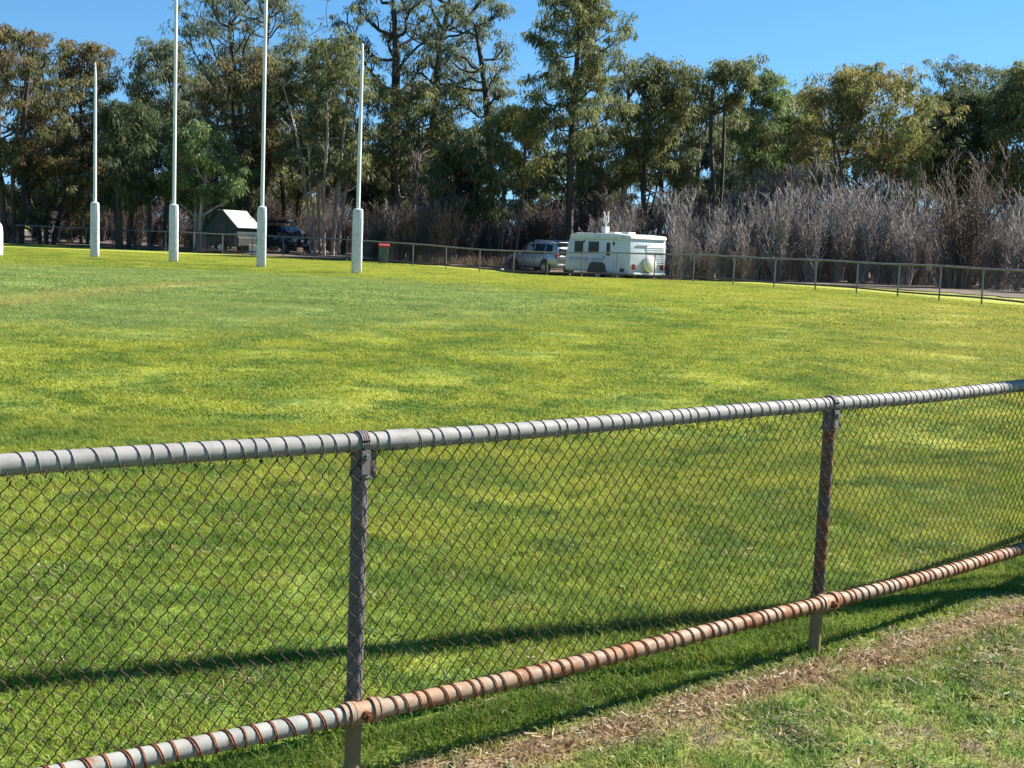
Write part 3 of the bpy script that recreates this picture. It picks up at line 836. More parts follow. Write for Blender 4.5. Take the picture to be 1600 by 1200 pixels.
for k in range(7): rk.box((-1.9 + k * .37, 0, 2.07), (.06, 1.5, .03))
rk.build('roof_rack', M_BLACK, fw)
M_CANVASD = plain('dark_canvas', (0.045, 0.058, 0.062), 0.9, 0, 0.2)
MB().box((-.9, -.86, 2.12), (2.3, .20, .20)).build('awning_bag', M_CANVASD, fw, bevel=.06)
MB().box((-1.0, .1, 2.18), (1.5, 1.0, .18)).build('roof_load', M_CANVASD, fw, bevel=.05)

# ------------------------------------------------------------------ camper trailer with tent
tx, ty = xat(362, 395, 73.0), 73.0
M_CANVAS = plain('green_canvas', (0.020, 0.034, 0.036), 0.9, 0, 0.18, 3)
M_TROOF = plain('cream_tent_roof', (0.46, 0.43, 0.38), 0.8, 0, 0.08, 2)
ct = empty('camper_trailer', (tx, ty, float(gz(tx, ty))), R_(-28))
ct.scale = (.9, .9, .95)
tag(ct, 'camper trailer with pitched canvas tent, cream roof and dark green walls, under the trees', 'camper trailer')
MB().box((0, 0, .72), (2.5, 1.7, .55)).build('trailer_box', M_BLACK, ct, bevel=.03)
for sd in (1, -1):
    wheel(ct, 0, sd, .98, .36, .22)
    MB().box((0, sd * .98, .78), (.95, .30, .05)).build('mudguard', M_BLACK, ct, bevel=.02)
# tent: ridge along local y
TW, TD = 1.25, 1.0
MB().prism([(-TW, 1.0), (-TW, 1.62), (-.22, 2.50), (.22, 2.50), (TW, 1.62), (TW, 1.0)], 'y', -TD, TD).build('tent_wall', M_CANVAS, ct, bevel=.02)
MB().prism([(.20, 2.52), (.25, 2.55), (TW + .20, 1.56), (TW + .14, 1.53)], 'y', -TD - .12, TD + .12).build('tent_roof', M_TROOF, ct)
MB().prism([(-.25, 2.535), (.225, 2.542), (.225, 2.57), (-.27, 2.565)], 'y', -TD - .12, TD + .12).build('tent_roof', M_TROOF, ct)
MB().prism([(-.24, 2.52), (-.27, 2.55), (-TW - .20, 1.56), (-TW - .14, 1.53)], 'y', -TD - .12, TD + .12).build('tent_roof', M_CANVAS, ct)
MB().box((-.1, -TD - .012, 1.55), (.9, .02, .5)).build('tent_window', M_BLACK, ct)
MB().box((-1.7, .2, 1.45), (.5, 1.6, .5)).build('bed_extension', M_CANVAS, ct, bevel=.06)
MB().tube([(1.25, .6, .5), (2.5, 0, .48)], .045, 8).tube([(1.25, -.6, .5), (2.5, 0, .48)], .045, 8).build('drawbar', M_BLACK, ct)
for q in ((-1.7, -1.1), (-1.0, -1.15), (1.2, -1.1)):
    MB().tube([(q[0], q[1], 0), (q[0], q[1], 1.3)], .025, 6).build('support_leg', M_BLACK, ct)

# things set down under the trees
def wheelie(u, v, y, body, lid, lab, rz):
    x = xat(u, v, y)
    r = empty('wheelie_bin', (x, y, float(gz(x, y))), rz); tag(r, lab, 'bin', 'wheelie bins by the fence'); r.scale = (.86, .86, .86)
    b_ = MB()
    lo = [(-.22, -.23), (.22, -.23), (.22, .23), (-.22, .23)]; hi = [(-.28, -.34), (.28, -.34), (.28, .30), (-.28, .30)]
    b_.add([(*q, .05) for q in lo] + [(*q, .98) for q in hi], [(3, 2, 1, 0), (4, 5, 6, 7), (0, 1, 5, 4), (1, 2, 6, 5), (2, 3, 7, 6), (3, 0, 4, 7)])
    bo_ = b_.build('body', body, r, bevel=.03, smooth=True)
    MB().box((0, -.02, .97), (.60, .68, .06)).build('rim', body, bo_, bevel=.015)
    MB().prism([(-.38, .97), (.34, .97), (.36, 1.06), (.15, 1.17), (-.25, 1.16), (-.40, 1.06)], 'x', -.33, .33).build('lid', lid, r, bevel=.015)
    MB().tube([(-.25, .38, .96), (.25, .38, .96)], .02, 8).build('handle', body, r)
    for sd in (1, -1):
        MB().lathe([(.1, -.03), (.1, .03)], (sd * .25, .26, .1), 'x', 16).build('wheel', M_TYRE, r)
M_BING = plain('bin_green', (0.070, 0.115, 0.078), 0.5, 0, 0.1)
M_BINR = plain('bin_red_lid', (0.36, 0.04, 0.04), 0.5, 0, 0.08)
M_BIND = plain('bin_dark', (0.030, 0.040, 0.045), 0.5, 0, 0.1)
wheelie(599, 411, 64.8, M_BING, M_BINR, 'green wheelie bin with a red lid standing behind the far fence', 0.15)
wheelie(574, 409, 69.5, M_BIND, M_BIND, 'dark wheelie bin standing in the shade between the goal post and the red lidded bin', 0.1)
M_CARD = plain('pale_plastic', (0.50, 0.48, 0.44), 0.6, 0, 0.1)
x = xat(397, 398, 70.5)
r = tag(MB().box((0, 0, .27), (.5, .4, .5)).box((0, 0, .54), (.54, .44, .05)).build('storage_tub', M_CARD, None, bevel=.03), 'pale storage tub on the ground beside the camper trailer', 'tub')
r.location = (x, 70.5, .4)
x = xat(784, 419, 58.9)
r = tag(MB().add([(-.10, -.04, 0), (.08, -.06, .01), (.11, .05, 0), (-.07, .06, .02), (-.03, 0, .07), (.05, .02, .055)], [(0, 1, 4), (1, 5, 4), (1, 2, 5), (2, 3, 5), (3, 4, 5), (3, 0, 4), (0, 3, 2, 1)]).build('paper_scrap', M_WHITE), 'crumpled white scrap lying on the grass left of the silver car', 'litter')
r.location = (x, 58.9, .42)

# ------------------------------------------------------------------ trees
def leaf_cloud(C, Rc, nper, ll, lw, g):
    """drooping leaves round cluster centres"""
    N = len(C) * nper
    idx = np.repeat(np.arange(len(C)), nper)
    d = g.normal(size=(N, 3)); d /= np.linalg.norm(d, axis=1)[:, None]
    rr = g.random(N) ** 0.45
    off = d * rr[:, None] * Rc[idx][:, None] * np.array([1.0, 1.0, 0.62])
    base = C[idx] + off + np.array([0, 0, .12])
    ax = np.stack([g.normal(0, .42, N), g.normal(0, .42, N), -np.ones(N) * g.choice([1, 1, 1, 0.35], N)], -1)
    ax += d * 0.35
    ax /= np.linalg.norm(ax, axis=1)[:, None]
    sd = g.normal(size=(N, 3)); sd -= ax * (sd * ax).sum(1)[:, None]; sd /= np.linalg.norm(sd, axis=1)[:, None] + 1e-9
    l = ll * g.uniform(.6, 1.3, N); w_ = lw * g.uniform(.6, 1.3, N)
    V = np.stack([base, base + ax * (l * .45)[:, None] + sd * (w_ * .5)[:, None], base + ax * l[:, None], base + ax * (l * .45)[:, None] - sd * (w_ * .5)[:, None]], 1).reshape(-1, 3)
    Q = np.arange(N * 4).reshape(-1, 4)
    cl = g.random(len(C))
    tint = np.clip(0.55 * g.random(N) + 0.45 * cl[idx], 0, 1)
    return V, Q, np.repeat(tint, 4)

def grow(base_nodes, base_par, C, g, step=0.9):
    P = [np.array(p, float) for p in base_nodes]; par = list(base_par)
    A = np.array(P)
    z0 = A[:, 2].max()
    order = np.argsort(((C - A[len(A) // 2]) ** 2).sum(1))
    for ci in order:
        c = C[ci]
        A = np.array(P)
        dv = c - A; dist = np.linalg.norm(dv, axis=1)
        pen = dist + np.where(dv[:, 2] < 0.3 * dist, 1.2 * (0.3 * dist - dv[:, 2]), 0) 
        k = int(np.argmin(pen))
        p0 = A[k]; Ld = dist[k]
        if Ld < 0.15: continue
        ns = max(1, int(Ld / step))
        up = np.array([0, 0, 0.18 * Ld])
        last = k
        for q in range(1, ns + 1):
            t = q / ns
            pt = p0 * (1 - t) + c * t + up * math.sin(math.pi * t) * 0.6 + g.normal(0, 0.07 * Ld ** .5, 3) * (t < 1)
            P.append(pt); par.append(last); last = len(P) - 1
    return np.array(P), par

def branch_mesh(P, par, rtip, rbase, power=2.3):
    n_ = len(P)
    ch = [[] for _ in range(n_)]
    for i, p_ in enumerate(par):
        if p_ >= 0: ch[p_].append(i)
    w_ = np.zeros(n_)
    for i in range(n_ - 1, -1, -1):
        w_[i] += 1.0 if not ch[i] else 0
        if par[i] >= 0: w_[par[i]] += w_[i]
    wr = w_.max()
    rad = np.maximum(rtip, rbase * (w_ / wr) ** (1 / power))
    done = set(); Vs = []; Qs = []; o_ = 0
    starts = [(i, None) for i in range(n_) if par[i] < 0]
    while starts:
        s, frm = starts.pop()
        path = [] if frm is None else [frm]
        rd = [] if frm is None else [min(rad[frm], rad[s] * 1.15)]
        cur = s
        while True:
            path.append(cur); rd.append(rad[cur])
            if not ch[cur]: break
            kids = sorted(ch[cur], key=lambda q: -w_[q])
            for kk in kids[1:]: starts.append((kk, cur))
            cur = kids[0]
        if len(path) < 2: continue
        rd[-1] *= 0.5
        sides = 7 if rd[0] > .08 else (5 if rd[0] > .035 else 3)
        v_, q_ = tube_np(P[path], rd, sides)
        Vs.append(v_); Qs.append(q_ + o_); o_ += len(v_)
    return np.concatenate(Vs), np.concatenate(Qs)

def make_tree(seed, H, half, zcb, nst=1, lean=0.0, ncl=150, nper=46, leaf='olive', bark='dark', rb=0.22, crc=0.55, ll=.36, lw=.066, spread=0.5, fill=1.0, low=1.0, prof=(.62, 1.0, .45)):
    """local coords: base at origin, crown between zcb and H; limbs sweep up and out, sprays of leaves hang from their ends"""
    g = np.random.default_rng(seed)
    nodes = []; par = []; stems = []
    def chain(start, pts):
        last = start
        ids = []
        for p_ in pts:
            nodes.append(np.array(p_, float)); par.append(last); last = len(nodes) - 1; ids.append(last)
        return ids
    for s in range(nst):
        a = 2 * math.pi * s / max(1, nst) + g.uniform(0, 1.5)
        b0 = np.array([math.cos(a), math.sin(a), 0]) * (0.0 if nst == 1 else g.uniform(.15, .5) * (1 + nst * .12))
        top = H * (0.93 if nst == 1 else g.uniform(.68, .92))
        tx_ = lean * (top / H) + (0 if nst == 1 else math.cos(a) * half * spread * g.uniform(.5, 1.0)); ty_ = 0 if nst == 1 else math.sin(a) * half * spread * .8
        m_ = max(8, int(top / .7)); w1, w2 = g.uniform(.12, .32, 2) * (H / 14); p1, p2 = g.uniform(0, 6, 2)
        pts = []
        for q in range(m_ + 1):
            t = q / m_; bd = t ** 1.3
            pts.append((b0[0] * (1 - bd * .5) + tx_ * bd + w1 * (math.sin(t * 6 + p1) - math.sin(p1)) * t, b0[1] * (1 - bd * .5) + ty_ * bd + w2 * (math.sin(t * 5 + p2) - math.sin(p2)) * t, top * t - (.15 if q == 0 else 0)))
        stems.append(chain(-1, pts))
    nlimb = max(9, int(ncl / 6.0))
    C = []; Rr = []
    ph1, ph2, ph3 = g.uniform(0, 6.28, 3)
    for k in range(nlimb):
        t = (k + g.random()) / nlimb
        t = t ** .9
        pr = np.interp(t, [0, .2, .5, .8, 1], [prof[0] * .8, prof[0], prof[1], (prof[1] + prof[2]) * .5, prof[2] * .55])
        az = k * 2.39996 + g.normal(0, .35)
        R = half * pr * g.uniform(.55, 1.12) * (1 + .28 * math.sin(2 * az + ph1 + 3 * t) + .2 * math.sin(3 * az + ph2 - 4 * t))
        ze = zcb + (H - zcb) * t
        st = stems[int(g.integers(0, len(stems)))] if g.random() < .4 else min(stems, key=lambda q: np.hypot(nodes[q[-1]][0] - math.cos(az) * R, nodes[q[-1]][1] - math.sin(az) * R) + g.uniform(0, 1))
        zs = max(zcb * .45, ze - R * g.uniform(.35, .9))
        sid = min(st, key=lambda q: abs(nodes[q][2] - zs))
        p0 = nodes[sid]
        lx = lean * ze / H
        e = np.array([lx + math.cos(az) * R, math.sin(az) * R, min(ze, H - .25)])
        L_ = np.linalg.norm(e - p0); m_ = max(3, int(L_ / .6))
        sgn = g.normal(0, .12 * L_, 3); pts = []
        for q in range(1, m_ + 1):
            f = q / m_
            pts.append(p0 * (1 - f) + e * f + np.array([0, 0, -.10 * L_]) * math.sin(math.pi * f) + sgn * math.sin(math.pi * f) * .6 + sgn[[1, 2, 0]] * math.sin(2 * math.pi * f) * .35)
        ids = chain(sid, pts)
        C.append(e); Rr.append(1.0)
        for b in range(int(g.integers(4, 7))):
            f = g.uniform(.38, 1.0); bi = ids[min(len(ids) - 1, int(f * len(ids)))]
            q0 = nodes[bi]
            dr = (e - p0) / (L_ + 1e-6) * .55 + g.normal(0, .55, 3) * np.array([1, 1, .6]) + np.array([0, 0, .30]); dr /= np.linalg.norm(dr)
            l2 = min(1.9, half * g.uniform(.16, .42) + .25)
            q1 = q0 + dr * l2 * .5 + g.normal(0, .06, 3); q2 = q0 + dr * l2 + np.array([0, 0, .05])
            if q2[2] > H: q2[2] = H - .1
            chain(bi, [q1, q2])
            C.append(q2); Rr.append(g.uniform(.7, 1.2))
            if g.random() < .75 * fill: C.append(q1 + g.normal(0, .12, 3)); Rr.append(g.uniform(.5, .9))
            if g.random() < .35: C.append(q2 + dr * .35 + g.normal(0, .2, 3)); Rr.append(.6)
    C = np.array(C); Rr = np.array(Rr)
    bv, bq = branch_mesh(np.array(nodes), par, 0.018, rb if nst == 1 else rb * .75)
    lv, lq, lt = leaf_cloud(C, crc * Rr * g.uniform(.7, 1.35, len(C)), nper, ll, lw, g)
    return (bv, bq), (lv, lq, lt)

def plant_tree(label, u, d, vtop, hwpx, vcb, leaf='olive', bark='dark', nst=1, lean=0.0, seed=1, group='gum trees behind the far fence', name='gum_tree', **kw):
    vb = 395 + .04 * (u - 800)
    x = float(at(u, vb, d)[0])
    z0 = float(gz(x, d))
    s = d / FPX
    H = float(at(u, vtop, d)[2]) - z0; zcb = float(at(u, vcb, d)[2]) - z0
    (bv, bq), (lv, lq, lt) = make_tree(seed, H, hwpx * s, zcb, nst, lean * s, leaf=leaf, bark=bark, **kw)
    r = empty(name, (x, d, z0)); tag(r, label, 'tree', group)
    link('trunk', quads_mesh('trunk', bv, bq), BARK[bark], r, True)
    link('crown', quads_mesh('crown', lv, lq, lt), LEAF[leaf], r)
    return r

TREES = [
 ('dense gum tree with rust brown crown tips at the left edge of the photo', 20, 78, 52, 88, 275, 'rust', 'dark', 4, 0, 11, dict(ncl=230, rb=.24)),
 ('gum tree mostly outside the left edge beside the rust tipped tree', -95, 80, 60, 75, 290, 'rust', 'dark', 2, 0, 12, dict(ncl=170)),
 ('rust brown crowned gum tree directly behind the leftmost white post', 128, 83, 74, 68, 290, 'rust', 'dark', 3, 0, 13, dict(ncl=200)),
 ('low dark green tree between the two leftmost white posts', 195, 74, 165, 58, 335, 'dark', 'dark', 3, 0, 14, dict(ncl=140)),
 ('grey green gum tree rising behind the second white post from the left', 248, 82, 68, 58, 265, 'grey', 'grey', 2, 0, 15, dict(ncl=150)),
 ('small bright green tree with pale stems left of the camper tent', 312, 75, 205, 62, 335, 'green', 'pale', 3, 0, 16, dict(ncl=130)),
 ('very tall open grey gum cut off by the top edge above the camper tent', 388, 92, -70, 118, 185, 'grey', 'dark', 2, 0, 17, dict(fill=0.5, ncl=310, rb=.28, crc=.6)),
 ('brownish olive gum tree behind the third white post', 392, 79, 92, 68, 290, 'rust', 'dark', 2, 0, 18, dict(ncl=190)),
 ('wide olive tree on many thin pale stems beside the dark four wheel drive', 508, 79, 72, 92, 292, 'olive', 'pale', 8, 0, 19, dict(ncl=260, rb=.13, spread=.7)),
 ('tall open gum with thick dark forked limbs above the green wheelie bin', 622, 86, -45, 68, 150, 'grey', 'dark', 1, -25, 20, dict(fill=0.2, ncl=95, rb=.33)),
 ('tall slender dark limbed gum left of the leaning gum', 664, 88, -40, 66, 180, 'grey', 'dark', 1, 30, 21, dict(fill=0.2, ncl=105, rb=.30)),
 ('thin gum leaning to the left with a sparse crown', 775, 83, 12, 62, 185, 'grey', 'dark', 1, -50, 22, dict(fill=0.1, ncl=90, rb=.24)),
 ('olive mid height tree filling the space under the forked gum', 640, 83, 140, 75, 285, 'olive', 'grey', 3, 0, 23, dict(ncl=180)),
 ('small yellow olive tree with upright stems left of the large central gum', 795, 74, 168, 46, 292, 'yellow', 'grey', 4, 0, 24, dict(ncl=110, rb=.13)),
 ('large symmetrical gum with a straight dark trunk rising behind the silver car', 888, 74, -4, 76, 262, 'olive', 'dark', 1, 0, 25, dict(fill=0.7, ncl=270, rb=.23, crc=.5, prof=(.8, 1.0, .35))),
 ('sparse slim gum between the large central gum and the tree above the caravan', 968, 86, 92, 34, 240, 'grey', 'grey', 1, 0, 26, dict(fill=0.2, ncl=45)),
 ('olive green gum tree behind the caravan', 1022, 79, 104, 62, 290, 'olive', 'dark', 2, 0, 27, dict(ncl=200)),
 ('gum with a dense round cap above a bare double trunk right of the caravan', 1117, 76, 100, 46, 190, 'olive', 'dark', 2, 0, 28, dict(fill=0.25, ncl=95, rb=.16, prof=(.35, .9, 1.0))),
 ('green gum tree right of the dense capped gum', 1178, 82, 124, 46, 275, 'green', 'grey', 2, 0, 29, dict(ncl=150)),
 ('small green tree standing between the capped gum and the wide amber gum', 1236, 85, 150, 40, 290, 'olive', 'grey', 2, 0, 30, dict(ncl=120)),
 ('wide rounded gum with amber tipped foliage right of centre', 1330, 74, 119, 93, 298, 'amber', 'grey', 4, 0, 31, dict(ncl=330, rb=.2, prof=(.8, 1.0, .7))),
 ('broad very dark green gum near the right edge', 1497, 78, 152, 80, 320, 'dark', 'dark', 3, 0, 32, dict(ncl=280)),
 ('tall thin gum with feathery crown rising behind the dark right hand trees', 1492, 96, 100, 66, 205, 'grey', 'grey', 2, 0, 33, dict(fill=0.4, ncl=130, prof=(1.0, .9, .5))),
 ('olive gum tree cut by the right edge of the photo', 1580, 75, 108, 60, 320, 'olive', 'dark', 3, 0, 34, dict(ncl=220)),
 ('dark gum tree outside the right edge', 1690, 76, 120, 80, 320, 'dark', 'dark', 3, 0, 35, dict(ncl=180)),
 ('low dark evergreen bush left of the leaning gum', 722, 72, 232, 52, 345, 'dark', 'dark', 4, 0, 36, dict(ncl=110)),
 ('low dark tree in the shade behind the camper tent', 345, 84, 250, 60, 372, 'dark', 'dark', 3, 0, 37, dict(ncl=110)),
 ('low olive bush at the foot of the leftmost trees', 75, 80, 255, 70, 365, 'rust', 'dark', 4, 0, 38, dict(ncl=120)),
 ('dark leafy tree behind the brown shrubs between the bin and the silver car', 700, 88, 200, 70, 340, 'dark', 'dark', 3, 0, 41, dict(ncl=150)),
 ('grey green tree rising behind the pale shrubs just right of the caravan', 1075, 88, 170, 60, 330, 'grey', 'grey', 3, 0, 42, dict(ncl=150)),
 ('olive tree behind the pale shrubs left of the wide amber gum', 1225, 90, 190, 65, 330, 'olive', 'grey', 3, 0, 43, dict(ncl=150)),
 ('grey green tree seen between the wide amber gum and the dark right hand gum', 1425, 90, 190, 55, 330, 'grey', 'grey', 3, 0, 44, dict(ncl=140)),
 ('olive tree behind the wide multi stemmed tree and the dark four wheel drive', 455, 90, 130, 70, 330, 'olive', 'dark', 3, 0, 45, dict(ncl=160)),
 ('grey green tree in the gap right of the second white post', 325, 90, 120, 55, 300, 'grey', 'grey', 2, 0, 46, dict(ncl=130)),
 ('low green tree beneath the large central gum', 925, 80, 215, 60, 325, 'olive', 'grey', 3, 0, 39, dict(ncl=95)),
]
for lab, u, d, vt, hp, vcb, lf, bk, ns, ln, sdd, kw in TREES:
    plant_tree(lab, u, d, vt, hp, vcb, lf, bk, ns, ln, sdd, **kw)

# second row, further back: three kinds, copied
protos = []
for k, lf in enumerate(('dark', 'olive', 'dark')):
    r = plant_tree('dark tree of the far row filling the gaps between the nearer gums', 120 + 500 * k, 112 + 4 * k, 205, 95, 375, lf, 'dark', 3, 0, 60 + k, group='trees of the far row', name='background_tree', ncl=110, crc=1.0, ll=.5, lw=.11, nper=90)
    protos.append(r)
k = 0
for u in list(range(-160, 1800, 84)):
    pr = protos[k % 3]; k += 1
    c = copy_tree(pr)
    d = 106 + 18 * rng.random()
    c.location = (float(at(u + rng.normal(0, 12), 395, d)[0]), d, 0.4)
    c.rotation_euler = (0, 0, rng.uniform(0, 6.28))
    sca = rng.uniform(.62, 1.0)
    c.scale = (sca * 1.1, sca * 1.1, sca)

# ------------------------------------------------------------------ bare shrubs
def bare_shrub(seed, H, W, nst, tw=0.019, upr=0.75):
    g = np.random.default_rng(seed)
    Vs = []; Qs = []; o_ = 0
    def seg(P, r0, r1, s=3):
        nonlocal o_
        v_, q_ = tube_np(np.array(P), np.linspace(r0, r1, len(P)), s)
        Vs.append(v_); Qs.append(q_ + o_); o_ += len(v_)
    for s in range(nst):
        a = g.uniform(0, 6.28); b0 = np.array([math.cos(a), math.sin(a), 0]) * g.uniform(0, .25) * W
        h = H * g.uniform(.6, 1.0); rr = W * g.uniform(.25, 1.0) * (1 - upr * .3)
        tip = b0 + np.array([math.cos(a + g.normal(0, .4)) * rr, math.sin(a + g.normal(0, .4)) * rr, h])
        P = []
        for q in range(7):
            t = q / 6
            P.append(b0 * (1 - t ** 1.6) + tip * np.array([t ** 1.6, t ** 1.6, 0]) + np.array([0, 0, h * t - .05]) + g.normal(0, .085 * H / 5, 3) * (q > 0))
        r0 = g.uniform(.026, .055)
        seg(P, r0, tw * .6, 4)
        for b in range(int(g.integers(8, 13))):
            t = g.uniform(.06, .97); i = t * 6; k_ = min(5, int(i)); f = i - k_
            p0 = P[k_] * (1 - f) + P[k_ + 1] * f
            aa = g.uniform(0, 6.28); ln = H * g.uniform(.10, .26) * (1.15 - t * .6)
            dr = np.array([math.cos(aa) * .48, math.sin(aa) * .48, upr + g.uniform(-.2, .3)]); dr /= np.linalg.norm(dr)
            p1 = p0 + dr * ln * .5 + g.normal(0, .05, 3); p2 = p0 + dr * ln + np.array([0, 0, .08 * ln]) + g.normal(0, .06, 3)
            seg([p0, p1, p2], tw, tw * .5)
            for e in range(2):
                f2 = g.uniform(.3, 1.0); q0 = p0 * (1 - f2) + p2 * f2
                dr2 = dr + g.normal(0, .45, 3); dr2[2] = abs(dr2[2]) + .2; dr2 /= np.linalg.norm(dr2)
                l2 = ln * g.uniform(.35, .7)
                seg([q0, q0 + dr2 * l2 * .5 + g.normal(0, .03, 3), q0 + dr2 * l2], tw * .7, tw * .4)
    return np.concatenate(Vs), np.concatenate(Qs)

SH = []
for k in range(5):
    v_, q_ = bare_shrub(200 + k, 5.0, 1.15 + .25 * (k % 3), 15 + 3 * k)
    SH.append(quads_mesh('shrub_grey', v_, q_))
    SH[-1].materials.append(M_TWIG)
SD = []
for k in range(4):
    v_, q_ = bare_shrub(300 + k, 4.2, 1.7, 30, .014, .45)
    SD.append(quads_mesh('shrub_brown', v_, q_)); SD[-1].materials.append(M_TWIGD)
def put_shrub(me, u, d, vtop, lab, grp, wmul=1.0):
    x = xat(u, 395 + .04 * (u - 800), d)
    z0 = float(gz(x, d)); Hn = float(at(u, vtop, d)[2]) - z0
    zz = max(v.co.z for v in me.vertices) if me.name not in ZM else ZM[me.name]
    ZM[me.name] = zz
    o = bpy.data.objects.new('bare_shrub', me); COL.objects.link(o)
    o.location = (x, d, z0); s = Hn / zz
    o.scale = (s * wmul, s * wmul, s); o.rotation_euler = (0, 0, rng.uniform(0, 6.28))
    return tag(o, lab, 'shrub', grp)
ZM = {}
LG = 'leafless pale grey upright shrub in the thicket right of the caravan'
i_ = 0
for u in np.arange(940, 1690, 27):
    for d0, dv in ((61.5, 10), (65.0, 0), (69.5, -12)):
        uu = u + rng.uniform(-12, 12); d = d0 + rng.uniform(-1.6, 1.6) - max(0, (u - 1250)) * .010
        if uu < 1050 and d < 66: d += 7
        top = np.interp(uu, [940, 1040, 1150, 1250, 1330, 1400, 1450, 1600], [305, 300, 290, 265, 262, 300, 310, 300]) + dv + rng.uniform(-18, 55)
        put_shrub((SH + SD[:1])[i_ % 6], uu, d, top, LG, 'pale grey shrubs right of the caravan', 1.0); i_ += 1
for u in np.arange(1115, 1680, 46):
    d = 59.0 - max(0, (u - 1250)) * .010 + rng.uniform(-1, 4)
    put_shrub(SD[i_ % 4], u + rng.uniform(-15, 15), d, rng.uniform(335, 395), 'low leafless brown shrub at the foot of the pale grey thicket', 'low brown shrubs before the grey thicket', 1.3); i_ += 1
LB_ = 'leafless brown shrub under the trees between the wheelie bin and the caravan'
for u in np.arange(575, 960, 21):
    for d0 in (70, 75, 80):
        top = np.interp(u, [575, 640, 700, 780, 950], [330, 300, 300, 325, 300]) + rng.uniform(-15, 30)
        if u > 740: d0 += 6.5
        put_shrub((SD + SH[:1])[i_ % 5], u + rng.uniform(-10, 10), d0 + rng.uniform(-1.5, 1.5), top, LB_, 'brown shrubs between the bin and the caravan', .9); i_ += 1
LC_ = 'leafless brown shrub in the shade under the trees on the left'
for u in np.arange(-30, 575, 30):
    for d0 in ((85, 92, 101) if not 395 < u < 515 else (90, 95, 101)):
        top = (325 if d0 < 96 else 300) + rng.uniform(-25, 25)
        put_shrub(SD[i_ % 4], u + rng.uniform(-12, 12), d0 + rng.uniform(-2, 2), top, LC_, 'brown shrubs under the left trees', 1.0); i_ += 1
v_, q_ = bare_shrub(401, 6.5, 2.6, 46, .018, .7)
me = quads_mesh('big_grey_shrub', v_, q_); me.materials.append(M_TWIGD)
put_shrub(me, 1500, 57.5, 218, 'largest leafless shrub with thick dark stems, near the right edge behind the fence', None)
v_, q_ = bare_shrub(402, 6.5, 2.4, 46, .016, .6)
me = quads_mesh('big_brown_shrub', v_, q_); me.materials.append(M_TWIGD)
put_shrub(me, 672, 73.5, 222, 'tall dark leafless shrub right of the wheelie bin', None)

# ------------------------------------------------------------------ grass (uncountable)
def tuft(seed, nb, rad, hmin, hmax, wmin, wmax, name, mat, lean=.5, seg=2):
    g = np.random.default_rng(seed)
    Vs = []; Qs = []; T = []; o_ = 0
    for k in range(nb):
        a = g.uniform(0, 6.28); r_ = rad * math.sqrt(g.random())
        p = np.array([math.cos(a) * r_, math.sin(a) * r_, -.004])
        h = g.uniform(hmin, hmax); wd = g.uniform(wmin, wmax); b = g.uniform(0, 6.28); ln = g.uniform(.1, lean) * h * 1.6
        dv = np.array([math.cos(b), math.sin(b), 0]); sd = np.array([-math.sin(b + g.normal(0, .6)), math.cos(b), 0]); sd /= np.linalg.norm(sd)
        m1 = p + dv * ln * .35 + np.array([0, 0, h * .6]); m2 = p + dv * ln + np.array([0, 0, h * g.uniform(.75, 1.0)])
        Vs += [p - sd * wd * .5, p + sd * wd * .5, m1 + sd * wd * .42, m1 - sd * wd * .42, m2 + sd * wd * .06, m2 - sd * wd * .06]
        Qs += [(o_, o_ + 1, o_ + 2, o_ + 3), (o_ + 3, o_ + 2, o_ + 4, o_ + 5)]; o_ += 6
        T += [g.random()] * 6
    me = quads_mesh(name, np.array(Vs), np.array(Qs), np.array(T)); me.materials.append(mat)
    return me

def scatter(name, pts, scl, protos_me, kind_label=None):
    pc_ = bpy.data.collections.new(name + '_kinds')
    for k, me in enumerate(protos_me):
        pc_.objects.link(bpy.data.objects.new(f'{name}_kind', me))
    me = bpy.data.meshes.new(name); N = len(pts)
    me.vertices.add(N); me.vertices.foreach_set('co', np.asarray(pts, np.float32).ravel())
    a = me.attributes.new('scl', 'FLOAT', 'POINT'); a.data.foreach_set('value', np.asarray(scl, np.float32))
    a = me.attributes.new('rot', 'FLOAT_VECTOR', 'POINT')
    rot = np.zeros((N, 3), np.float32); rot[:, 2] = rng.uniform(0, 6.28, N); a.data.foreach_set('vector', rot.ravel())
    a = me.attributes.new('idx', 'INT', 'POINT'); a.data.foreach_set('value', rng.integers(0, len(protos_me), N).astype(np.int32))
    o = bpy.data.objects.new(name, me); COL.objects.link(o)
    ng = bpy.data.node_groups.new(name + '_nodes', 'GeometryNodeTree')
    ng.interface.new_socket('Geometry', in_out='INPUT', socket_type='NodeSocketGeometry')
    ng.interface.new_socket('Geometry', in_out='OUTPUT', socket_type='NodeSocketGeometry')
    N_ = ng.nodes; Lk = ng.links
    gi = N_.new('NodeGroupInput'); go = N_.new('NodeGroupOutput'); ip = N_.new('GeometryNodeInstanceOnPoints'); ci = N_.new('GeometryNodeCollectionInfo')
    ci.inputs['Collection'].default_value = pc_; ci.inputs['Separate Children'].default_value = True; ci.inputs['Reset Children'].default_value = True
    def na(nm, ty):
        q = N_.new('GeometryNodeInputNamedAttribute'); q.data_type = ty; q.inputs['Name'].default_value = nm
        return [s for s in q.outputs if s.enabled and s.name == 'Attribute'][0]
    ip.inputs['Pick Instance'].default_value = True
    Lk.new(gi.outputs[0], ip.inputs['Points']); Lk.new(ci.outputs[0], ip.inputs['Instance'])
    Lk.new(na('idx', 'INT'), ip.inputs['Instance Index']); Lk.new(na('rot', 'FLOAT_VECTOR'), ip.inputs['Rotation']); Lk.new(na('scl', 'FLOAT'), ip.inputs['Scale'])
    Lk.new(ip.outputs[0], go.inputs[0])
    md = o.modifiers.new('scatter', 'NODES'); md.node_group = ng
    return o

